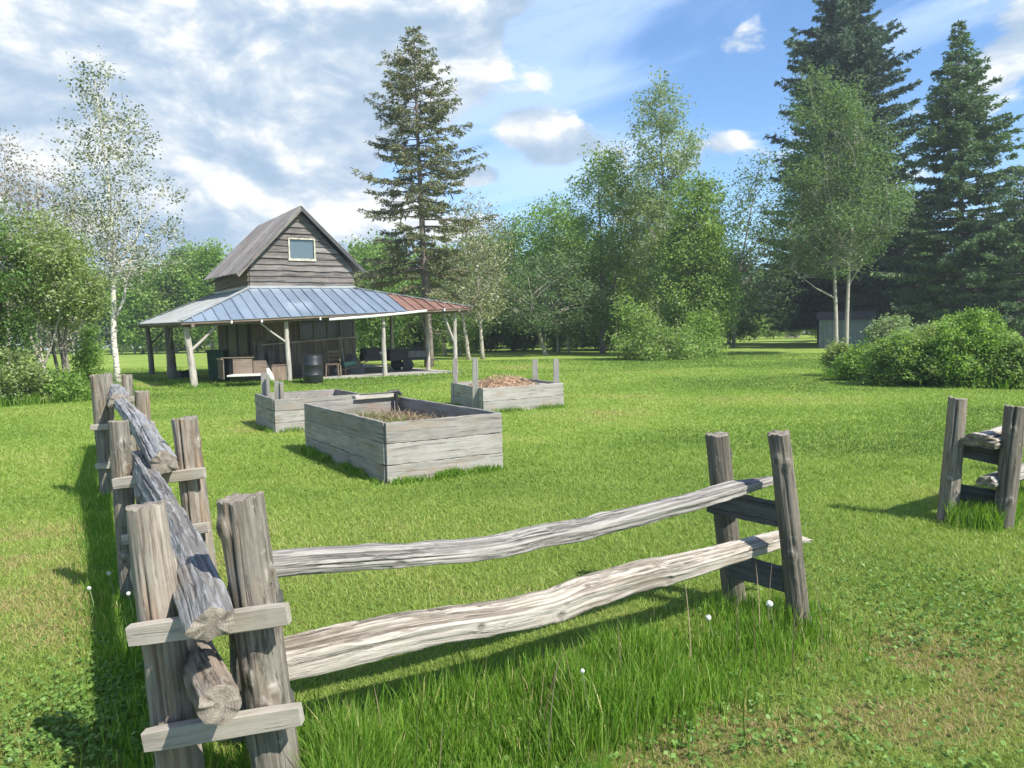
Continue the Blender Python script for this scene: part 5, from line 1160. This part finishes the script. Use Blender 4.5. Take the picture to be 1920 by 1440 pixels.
# middle group right of the cabin
tree('poplar_tree', 'tall narrow silvery poplar rising above the middle of the willow group', 'poplar', (at(1250, 660, 47)[0], 47), [[(1250, 662), (1246, 520), (1243, 350), (1236, 155)]],
     [(152, 1220, 1252), (200, 1202, 1278), (260, 1192, 1296), (330, 1178, 1305), (400, 1175, 1310), (480, 1180, 1320), (560, 1190, 1320)], 47, 210, 75, .16, L_POP, B_PALE, 72, csize=.62, shell=.5, trad=.15, upright=True)
tree('willow_tree', 'bright green willow with a rounded top left of the silvery poplar', 'willow', (at(1130, 660, 50)[0], 50), [[(1130, 660), (1128, 520), (1122, 320)], [(1130, 640), (1160, 500), (1170, 380)]],
     [(288, 1100, 1140), (320, 1085, 1175), (380, 1065, 1200), (450, 1055, 1215), (530, 1060, 1215), (610, 1080, 1200)], 50, 210, 80, .17, L_WILLOW, B_GREY, 73, csize=.72, trad=.16)
tree('willow_tree', 'pale grey topped young birch just behind the bright willow', 'birch', (at(1155, 660, 54)[0], 54), [[(1155, 658), (1152, 500), (1146, 275)]], [(262, 1135, 1160), (310, 1125, 1180), (380, 1115, 1195), (500, 1115, 1195)], 54, 70, 45, .18, L_BARE, B_PALE, 74, csize=.7, trad=.12, upright=True)
tree('willow_tree', 'broad full willow at the right end of the group, bulging over the lawn', 'willow', (at(1310, 660, 43)[0], 43), [[(1310, 664), (1305, 560), (1300, 400)], [(1318, 664), (1335, 560), (1345, 430)]],
     [(335, 1285, 1335), (370, 1265, 1352), (430, 1250, 1366), (500, 1240, 1380), (560, 1235, 1384), (610, 1240, 1370), (640, 1250, 1350)], 43, 290, 85, .15, L_WILLOW, B_GREY, 75, csize=.60, trad=.16)
tree('willow_tree', 'yellow green willow standing left in the group, lower than its neighbours', 'willow', (at(1040, 660, 56)[0], 56), [[(1040, 656), (1040, 540), (1035, 400)]],
     [(372, 1015, 1060), (400, 985, 1085), (450, 960, 1100), (520, 955, 1105), (590, 970, 1100)], 56, 200, 80, .18, L_BRIGHT, B_GREY, 76, csize=.75, trad=.15)
tree('willow_tree', 'dark leaved tree beside the brownish one, left of the yellow green willow', 'tree', (at(962, 655, 60)[0], 60), [[(962, 652), (962, 560), (958, 430)]], [(412, 945, 970), (440, 930, 990), (500, 915, 1005), (600, 920, 1005)], 60, 110, 70, .2, L_DEC, B_GREY, 77, csize=.8, trad=.15)
tree('willow_tree', 'mid green tree filling the gap behind the silvery poplar', 'tree', (at(1220, 655, 55)[0], 55), [[(1220, 655), (1220, 540), (1215, 380)]], [(360, 1190, 1250), (430, 1160, 1290), (520, 1150, 1300), (620, 1160, 1290)], 55, 190, 80, .19, L_WILLOW, B_GREY, 78, csize=.8, trad=.15)
tree('apple_tree', 'small spreading tree with a pale leaning trunk at the lawn edge', 'tree', (at(1020, 664, 48)[0], 48), [[(1024, 665), (1008, 615), (1000, 580), (990, 520)], [(1008, 615), (975, 585), (945, 555)], [(1008, 612), (1040, 570), (1080, 530)]],
     [(478, 985, 1060), (510, 930, 1110), (550, 905, 1135), (590, 915, 1130), (615, 960, 1100)], 48, 170, 60, .16, L_DEC, B_PALE, 79, csize=.6, trad=.13)
tree('apple_tree', 'small tree with two thin upright stems right of the leaning trunk', 'tree', (at(1055, 662, 52)[0], 52), [[(1066, 660), (1064, 620), (1062, 540)], [(1046, 659), (1045, 620), (1050, 540)]], [(500, 1040, 1110), (550, 1030, 1140), (600, 1040, 1135), (620, 1050, 1120)], 52, 90, 60, .17, L_LEFT, B_PALE, 80, csize=.6, trad=.09)
tree('shrub', 'rounded leafy shrub at the front of the willow group by the lawn', 'shrub', (at(1240, 672, 39)[0], 39), [[(1240, 672), (1238, 620), (1230, 560)]],
     [(572, 1150, 1190), (600, 1145, 1225), (625, 1150, 1300), (650, 1145, 1340), (670, 1150, 1325)], 39, 140, 50, .14, L_WILLOW, B_GREY, 81, csize=.45, trad=.05, shell=.4)
tree('shrub', 'low yellowish shrub at the right foot of the willow group', 'shrub', (at(1318, 668, 41)[0], 41), [[(1318, 668), (1318, 640), (1316, 600)]], [(590, 1295, 1330), (625, 1280, 1345), (664, 1275, 1345)], 41, 70, 60, .13, L_BRIGHT, B_GREY, 82, csize=.4, trad=.04)
tree('catkin_tree', 'brownish half bare tree behind the tall thinning spruce', 'tree', (at(890, 660, 44)[0], 44), [[(905, 660), (898, 560), (885, 400)], [(880, 660), (866, 580), (850, 480)]],
     [(378, 880, 900), (410, 862, 925), (470, 845, 945), (540, 830, 950), (600, 830, 940)], 44, 150, 40, .14, L_BARE, B_PALE, 83, csize=.65, trad=.12, upright=True)
tree('willow_tree', 'green tree seen between the tall spruce and the cabin roof', 'tree', (at(720, 660, 50)[0], 50), [[(722, 660), (720, 580), (716, 500)]], [(470, 690, 735), (520, 665, 765), (580, 660, 780), (640, 670, 770)], 50, 130, 70, .18, L_FAR, B_GREY, 84, csize=.75, trad=.13)
tree('willow_tree', 'green tree right of the cabin porch with a thin white trunk', 'tree', (at(850, 660, 52)[0], 52), [[(835, 660), (828, 600), (822, 530)], [(862, 660), (868, 600), (870, 530)]], [(480, 820, 880), (530, 790, 920), (590, 785, 930), (640, 800, 920)], 52, 130, 70, .18, L_FAR, B_PALE, 85, csize=.75, trad=.12)
for px, top, hw, sd_, lab in ((398, 462, 52, 131, 'rounded bright green tree just left of the cabin gable'), (330, 484, 50, 132, 'bright green tree midway between the birch and the cabin gable'), (268, 500, 44, 133, 'bright green tree showing right beside the white birch trunk')):
    tree('willow_tree', lab, 'tree', (at(px, 661, 80)[0], 80), [[(px, 661), (px, 600), (px, top+15)]], [(top, px-hw*.3, px+hw*.3), (top+35, px-hw*.85, px+hw*.85), (top+90, px-hw, px+hw), (640, px-hw*.8, px+hw*.8)], 80, 150, 70, .28, L_BRIGHT if sd_ != 132 else L_WILLOW, B_GREY, sd_, 'green trees between the birch and the cabin', csize=1.1, trad=.15)
# right side
tree('maple_tree', 'forked maple with two slim pale trunks in front of the shed', 'maple', (at(1577, 664, 41)[0], 41),
     [[(1568, 664), (1566, 560), (1560, 420), (1545, 300), (1515, 150)], [(1586, 667), (1590, 540), (1598, 400), (1600, 250), (1590, 170)], [(1567, 560), (1530, 540), (1480, 500)], [(1589, 540), (1622, 480), (1650, 430)]],
     [(145, 1500, 1535), (185, 1495, 1612), (230, 1480, 1635), (300, 1462, 1668), (370, 1450, 1700), (430, 1448, 1700), (480, 1465, 1665), (520, 1500, 1625)], 41, 330, 80, .14, L_DEC, B_PALE, 86, csize=.62, shell=.45, trad=.11, upright=True)
tree('willow_tree', 'airy sparse leaved tree left of the forked maple', 'tree', (at(1420, 650, 57)[0], 57), [[(1374, 650), (1385, 520), (1428, 290)]], [(282, 1425, 1450), (330, 1390, 1465), (380, 1370, 1470), (440, 1365, 1480), (520, 1370, 1490), (600, 1375, 1490)], 57, 150, 40, .2, L_DEC, B_GREY, 87, csize=.8, trad=.12)
# bush at the right, several shrubs
BG = 'shrubs of the thicket at the right'
for px, pl, pr_, top, by, Y_, lab, m_, sd_ in ((1700, 1625, 1790, 628, 718, 19.5, 'middle shrub of the right thicket, mid green with small leaves', L_WILLOW, 91), (1830, 1748, 1905, 588, 728, 18.8, 'tallest bright green rounded shrub of the right thicket', L_BRIGHT, 92),
                                          (1935, 1870, 2010, 640, 735, 18.0, 'shrub of the right thicket cut off by the right edge', L_WILLOW, 93), (1618, 1575, 1665, 660, 705, 21.5, 'lowest shrub at the left tip of the right thicket', L_BRIGHT, 94), (1660, 1620, 1720, 602, 690, 24, 'pale yellow flowering shrub behind the left of the right thicket', L_POP, 95),
                                          (1570, 1558, 1592, 652, 692, 23.5, 'small grey green bush at the foot of the forked maple', L_LEFT, 96), (1748, 1700, 1800, 612, 720, 20.5, 'shrub filling the hollow beside the tallest one of the right thicket', L_LEFT, 97)):
    H_ = by-top; c = (pl+pr_)/2; w = (pr_-pl)/2
    tree('shrub', lab, 'shrub', (at(px, by, Y_)[0], Y_), [[(px, by), (px, by-H_*.4), (px, top+10)], [(px, by), (px+w*.3, by-H_*.4), (px+w*.5, top+H_*.3)], [(px, by), (px-w*.3, by-H_*.4), (px-w*.5, top+H_*.3)]],
         [(top, c-w*.35, c+w*.3), (top+H_*.2, c-w*.75, c+w*.72), (top+H_*.5, c-w*.98, c+w), (top+H_*.8, c-w, c+w), (by-3, c-w*.9, c+w*.92)], Y_, int(90+w*1.6), 95, .068, m_, B_GREY, sd_, BG, csize=.20, trad=.022, shell=.6, depth=.8)

# far tree rows: a few crowns built once, then copied
def far_tree(h, r, seed, mat, tall=False):
    rs = np.random.RandomState(seed); root = thing('far_tree', 'x', 'tree', (0, 0, 0)); tb = MB(); tb.tube([[0, 0, -.2], [.1, 0, h*.4], [0, .1, h*.85]], [.22, .16, .05], 8)
    K = 70; z = rs.uniform(.12, 1, K)*h; R = r*np.sqrt(np.clip(1-((z/h-.45)/.60)**2, .05, 1)); az = rs.rand(K)*6.28; q = rs.uniform(.4, 1, K)
    C = np.c_[np.cos(az)*R*q, np.sin(az)*R*q, z]; LC = []; LT = []
    for c in C:
        a = np.array([0, 0, max(.6, c[2]-r*.6)]); tb.tube(limb_pts(a, c, rs), np.linspace(.06, .01, 6), 4, cap=False); m = 130; t_ = rs.rand()
        LC.append(c+rs.randn(m, 3)*np.array([.75, .75, .6])*r*.26); LT.append(np.clip(t_*.6+rs.rand(m)*.4, 0, 1))
    tb.build('trunk', [B_GREY], root); LC = np.vstack(LC); LC[:, 2] = np.abs(LC[:, 2])+.05; V, F, T = leaf_cloud(LC, rs, .36, np.concatenate(LT)); mb = MB(); mb.add(V, F, 0, tint=T); mb.build('crown', [mat], root)
    return root
protos = [far_tree(10.5, 3.6, 301, L_FAR), far_tree(9.5, 3.3, 302, L_WILLOW), far_tree(12, 3.4, 303, L_FAR), far_tree(9, 3.8, 304, L_DARK)]
rs = np.random.RandomState(77); used = [0]*4
def put_far(x, y, s, k, lab, grp):
    if used[k] == 0: o = protos[k]
    else: o = copy_tree(protos[k])
    used[k] += 1; o.location = (x, y, 0); o.rotation_euler = (0, 0, rs.rand()*6.28); o.scale = (s*rs.uniform(.9, 1.15), s*rs.uniform(.9, 1.15), s); tag(o, lab, 'tree', grp)
for x in np.arange(-112, -14, 4.6):       # woods beyond the left field
    put_far(x+rs.randn()*.8, 96+rs.randn()*3, rs.uniform(.82, 1.08), rs.randint(0, 3), 'one of the leafy trees in the wood beyond the field behind the cabin', 'trees in the wood beyond the left field')
for x in np.arange(-112, -12, 3.6): put_far(x+rs.randn()*.5, 93+rs.randn()*.7, rs.uniform(.22, .34), rs.choice([0, 3]), 'one of the low bushes along the edge of the far field', 'low bushes along the far field')
for x in np.arange(-118, -10, 7.5): put_far(x, 106+rs.randn()*2, rs.uniform(.95, 1.15), 3, 'one of the shaded trees deep in the wood behind the cabin', 'shaded trees deep in the left wood')
for x in np.arange(-16, 21, 4.0): put_far(x+rs.randn()*.8, 72+rs.randn()*3+max(0, x-20)*.8, rs.uniform(.72, .95), rs.choice([0, 1, 2]), 'one of the leafy trees in the row behind the willow group', 'trees behind the willow group')
for x in np.arange(-14, 17, 4.0): put_far(x+rs.randn()*.5, 61+rs.randn()*1.2, rs.uniform(.33, .45), 3, 'one of the low dark trees in the shade behind the lawn edge', 'low shaded trees behind the lawn')
for x in np.arange(-14, 15.5, 1.7): put_far(x+rs.randn()*.4, 57+rs.randn()*1.2, rs.uniform(.24, .36), rs.choice([1, 3, 3]), 'one of the low leafy bushes filling the shade under the willow group', 'low bushes under the willow group')
for x in np.arange(20, 90, 2.6): put_far(x+rs.randn()*.4, 116+rs.randn(), rs.uniform(.26, .38), rs.choice([0, 3]), 'one of the bushes at the foot of the trees beyond the mown track', 'bushes beyond the mown track')
for x in np.arange(24, 110, 4): put_far(x+rs.randn(), 124+rs.randn()*3, rs.uniform(.8, 1.1), rs.choice([0, 2, 3]), 'one of the trees closing the end of the mown track at the right', 'trees beyond the mown track')
for x in np.arange(31, 72, 4.4): put_far(x+rs.randn()*.5, 70+rs.randn(), rs.uniform(.6, .8), rs.choice([0, 3]), 'one of the dark trees behind the spruces at the right', 'dark trees behind the right spruces')
for x in np.arange(25, 36, 2.6): put_far(x, 88+rs.randn(), rs.uniform(.32, .42), 1, 'one of the low bushes at the end of the mown track', 'low bushes at the end of the track')

# ------------------------------------------------------------------ grass
def in_quad(P, quad):
    q = [quad[0], quad[2], quad[3], quad[1]]; c = np.ones(len(P), bool)
    s = None
    for i in range(4):
        a, b = q[i], q[(i+1) % 4]; cr = (b[0]-a[0])*(P[:, 1]-a[1])-(b[1]-a[1])*(P[:, 0]-a[0]); c &= cr > 0
    return c
slabq = [hp(3.9, -.12, 0)[:2], hp(3.9, 10.8, 0)[:2], hp(9.55, -.12, 0)[:2], hp(9.55, 10.8, 0)[:2]]
boxq = [hp(BU0, BV0, 0)[:2], hp(BU0, BV1, 0)[:2], hp(BU1, BV0, 0)[:2], hp(BU1, BV1, 0)[:2]]
def mask_out(P):
    m = np.ones(len(P), bool)
    for q in (qa, qb, qc, slabq, boxq): m &= ~in_quad(P, q)
    return m
rs = np.random.RandomState(99)
def lawn_points(N, y0, y1, rs, power=2.0):
    u = rs.rand(N)                              # density ~ 1/Y^2, width ~ Y -> dN ~ dY/Y
    Y = y0*(y1/y0)**u; X = (rs.rand(N)*2-1)*(.74*Y+1.5); return np.c_[X, Y]
def dist_seg(P, a, b):
    a, b = np.array(a[:2]), np.array(b[:2]); d = b-a; t = np.clip(((P-a) @ d)/(d @ d), 0, 1); return np.linalg.norm(P-(a+t[:, None]*d), axis=1), t
N = 960000; P = lawn_points(N, 1.35, 42, rs); P = P[mask_out(P)]; N = len(P); Y = P[:, 1]
big = fbm(np.c_[P*.55, np.zeros(N)], 4); mid = fbm(np.c_[P*2.4+9, np.zeros(N)], 3); wob = fbm(np.c_[P*.9+33, np.zeros(N)], 3)
dryp = np.clip((mid*.6+wob*.5-.53)*6, 0, 1)
# a worn, straw coloured strip in front of the right-hand rails and on the left
dR, tR = dist_seg(P, (.45, 2.75), (1.9, 3.35)); worn = np.exp(-(dR/.50)**2)*np.clip((mid-.26)*4.5, 0, 1)
dL, tL = dist_seg(P, (-2.2, 3.0), (-3.9, 6.2)); worn = np.maximum(worn, .3*np.exp(-(dL/.7)**2)*np.clip((mid-.40)*5, 0, 1))
h = (.017+.024*big+.012*rs.rand(N))*(np.maximum(Y, 2.4)/3)**.18*(1-.35*worn)
w = .0028*(np.maximum(Y, 2.0)/3)**.95*rs.uniform(.7, 1.4, N)
vb = fbm(np.c_[P[:, 0]*.16+3, P[:, 1]*.30, np.zeros(N)], 3)
T = np.clip(-.14+big*.55+(vb-.5)*1.3+.22+rs.randn(N)*.13+dryp*.22*(rs.rand(N) < .6)+worn*.85*(rs.rand(N) < .85), 0, 1)
V, F, T = blades(np.c_[P, np.zeros(N)], h, w, rs.uniform(.3, 1.5, N), rs, T)
mb = MB(); mb.add(V, F, 0, tint=T); tag(mb.build('grass', [G_BLADE]), 'short mown green grass covering the whole lawn', 'grass', kind='stuff')
# tall unmown grass along the fences
def tall(name, label, pts, hts, n_w=.006, dens_t=None, seed=1, mat=G_TALL, lean=(.05, .45)):
    r = np.random.RandomState(seed); N = len(pts); t_ = np.clip(r.rand(N)*.8+.08*r.randn(N), 0, 1); t_ = np.where(r.rand(N) < .04, 1.0, t_)
    V, F, T = blades(np.c_[pts, np.zeros(N)], hts, n_w*r.uniform(.7, 1.5, N), r.uniform(*lean, N), r, t_, segs=4, curve=.9); mb = MB(); mb.add(V, F, 0, tint=T)
    return tag(mb.build(name, [mat]), label, 'grass', kind='stuff')
def strip(n, a, b, w, rs, off=0.0):
    a, b = np.array(a[:2]), np.array(b[:2]); d = b-a; L = np.linalg.norm(d); d /= L; nn = np.array([d[1], -d[0]]); return a+d*(rs.rand(n)*L)[:, None]+nn*(rs.randn(n)*w+off)[:, None]
P = np.vstack([strip(24000, (-.75, 2.6), (1.45, 4.05), .18, rs, .10), strip(14000, (-.68, 2.45), (.25, 2.62), .17, rs, .12), strip(2600, (1.1, 3.95), (1.7, 4.2), .14, rs)])
f = fbm(np.c_[P*3.5, np.zeros(len(P))], 3); _, tt = dist_seg(P, (-.75, 2.6), (1.45, 4.05))
keep = rs.rand(len(P)) > .65*np.clip((tt-.35)*1.6, 0, 1); P, f, tt = P[keep], f[keep], tt[keep]
hh = (.07+.25*np.clip((f-.3)*2, 0, 1)*(1-.50*tt))*rs.uniform(.45, 1.15, len(P))
tall('tall_grass', 'tall unmown bright green grass growing under the right hand rails', P, hh, .0048, seed=2)
P = np.vstack([strip(12000, (-1.2, 2.5), (-4.5, 8.2), .10, rs, .0), strip(3500, (-1.1, 2.35), (-.7, 2.6), .16, rs), strip(2500, (-4.3, 7.8), (-6.2, 11.2), .15, rs)]); f = fbm(np.c_[P*3.5, np.zeros(len(P))], 3)
tall('tall_grass', 'tall dark green grass along the foot of the left hand fence run', P, (.04+.11*f)*rs.uniform(.5, 1.2, len(P)), .0048, seed=3)
P = np.vstack([strip(1800, S1b, S2b, .12, rs), strip(2200, pS, E0, .12, rs)])
tall('tall_grass', 'tuft of tall grass round the posts of the right edge fence', P, rs.uniform(.06, .24, len(P)), .006, seed=4)
def around(q, n, w, rs): return np.vstack([strip(n, q[0], q[2], w, rs, w*.9), strip(n, q[1], q[0], w, rs, w*.9), strip(n//2, q[2], q[3], w, rs, w)])
P = np.vstack([around(qa, 2600, .05, rs), around(qb, 900, .05, rs), around(qc, 1100, .06, rs)]); P = P[mask_out(P)]; f = fbm(np.c_[P*3.0+5, np.zeros(len(P))], 3); kp = rs.rand(len(P)) < np.clip((f-.36)*4, .08, 1); P, f = P[kp], f[kp]
tall('tall_grass', 'longer grass and weeds left unmown round the raised beds', P, rs.uniform(.03, .10, len(P))+.22*np.clip(f-.45, 0, .5)*rs.rand(len(P)), .009, seed=5, lean=(.1, .7))
P = np.vstack([strip(2600, hp(-.3, 0, 0), hp(3.6, -.1, 0), .25, rs), strip(1600, hp(0, 0, 0), hp(0, 5, 0), .3, rs), strip(1500, hp(3.8, -.2, 0), hp(9.6, -.2, 0), .10, rs)]); P = P[mask_out(P)]
tall('tall_grass', 'longer grass at the foot of the porch posts and slab edge', P, rs.uniform(.03, .15, len(P)), .02, seed=6, lean=(.1, .6))
P = np.vstack([strip(3800, gnd(1560, 706), gnd(1910, 730), .22, rs), strip(2600, gnd(-40, 765), gnd(175, 750), .22, rs), strip(1500, gnd(160, 748), gnd(235, 735), .25, rs)])
tall('tall_grass', 'rough grass fringe under the left willows and the right thicket', P, rs.uniform(.08, .38, len(P)), .018, seed=7, lean=(.1, .6))
P = strip(2200, gnd(0, 752), gnd(85, 748), .45, rs); P[:, 1] += .9
tall('dry_grass', 'tan dead stalks standing under the left willows', P, rs.uniform(.2, .62, len(P)), .02, seed=8, mat=STRAW, lean=(.05, .4))
# seed stalks
P = strip(34, (-.5, 2.55), (1.4, 3.95), .14, rs, .08)
tall('seed_stalks', 'thin pale seed stalks standing above the tall grass under the rails', P, rs.uniform(.30, .48, len(P)), .0045, seed=9, mat=STRAW, lean=(.02, .3))
# clover and plantain leaves close to the camera
def clover(n, cx, cy, sx, sy, seed):
    r = np.random.RandomState(seed); c = np.c_[cx+r.randn(n)*sx, cy+r.randn(n)*sy, r.uniform(.015, .06, n)]; c = np.repeat(c, 3, 0)+r.randn(n*3, 3)*np.array([.007, .007, .002]); return c
C = np.vstack([clover(1700, 2.4, 4.0, .5, .55, 1), clover(1100, -1.8, 3.1, .25, .35, 2), clover(300, .9, 2.9, .4, .2, 3), clover(350, -2.2, 3.6, .5, .7, 4), clover(300, 1.3, 2.4, .5, .3, 5)])
r = np.random.RandomState(6); V, F, T = leaf_cloud(C, r, .020, r.rand(len(C)), 1.25, 1.4); mb = MB(); mb.add(V, F, 0, tint=T); tag(mb.build('clover', [G_CLOVER]), 'patches of small round clover leaves in the near lawn', 'clover', kind='stuff')
# dandelion clocks
FLUFF = mat_plain('seed_fluff', (.72, .74, .68), .9, var=.1); STEM = mat_plain('dandelion_stem', (.20, .26, .10), .7)
def dandelion(px, py, Y, r, lab, grp='dandelion clocks along the left fence'):
    top = gnd(px, py, Y); base = top.copy(); base[2] = 0; base[0] += .02
    t = thing('dandelion', lab, 'dandelion', base, grp); mb = MB(); mb.tube([base, (base+top)/2+[.01, 0, 0], top], .0028, 6); mb.build('stem', [STEM], t)
    R_ = np.random.RandomState(int(px)); n = 80; d = R_.randn(n, 3); d /= np.linalg.norm(d, axis=1)[:, None]; mb = MB()
    a = np.cross(d, R_.randn(n, 3)); a /= np.linalg.norm(a, axis=1)[:, None]; b = np.cross(d, a); s = r*.34
    c = top+d*r; V = np.stack([c-a*s, c+b*s, c+a*s, c-b*s], 1).reshape(-1, 3); mb.add(V, np.arange(4*n).reshape(n, 4))
    V = np.stack([np.broadcast_to(top, (n, 3))-a*r*.03, c, np.broadcast_to(top, (n, 3))+a*r*.03], 1).reshape(-1, 3); mb.add(V, np.arange(3*n).reshape(n, 3)); mb.build('seed_head', [FLUFF], t)
dandelion(204, 1075, .20, 0.012, 'white dandelion clock upper of the two left of the fence')
dandelion(167, 1103, .17, 0.011, 'white dandelion clock farthest left of the fence')
dandelion(241, 1113, .20, 0.012, 'white dandelion clock closest to the near left fence post')
dandelion(1328, 1158, .16, 0.014, 'white dandelion clock in the tall grass left of the end posts', 'dandelion clocks by the end posts')
dandelion(1443, 1132, .22, 0.016, 'white dandelion clock between the two end posts', 'dandelion clocks by the end posts')
dandelion(1092, 1258, .30, 0.008, 'tiny white seed head below the middle of the lower rail', 'dandelion clocks by the end posts')

# ------------------------------------------------------------------ the slightly milky summer air
def build_haze():
    m = bpy.data.materials.new('summer_haze'); m.use_nodes = True; k = NT(m.node_tree); k.n.clear()
    out = k.node('ShaderNodeOutputMaterial'); v = k.node('ShaderNodeVolumePrincipled')
    v.inputs['Color'].default_value = (0.80, 0.87, 0.95, 1); v.inputs['Density'].default_value = HAZE; v.inputs['Anisotropy'].default_value = 0.2
    k.l.new(v.outputs[0], out.inputs['Volume'])
    mb = MB(); c = [(-135, -12, -1), (135, -12, -1), (135, 145, -1), (-135, 145, -1)]
    mb.hexa(c+[(x, y, 32) for x, y, _ in c]); o = mb.build('haze', [m]); o['kind'] = 'stuff'; o['label'] = 'thin milky summer air over the whole lawn and woods'
HAZE = 0.0008
build_haze()
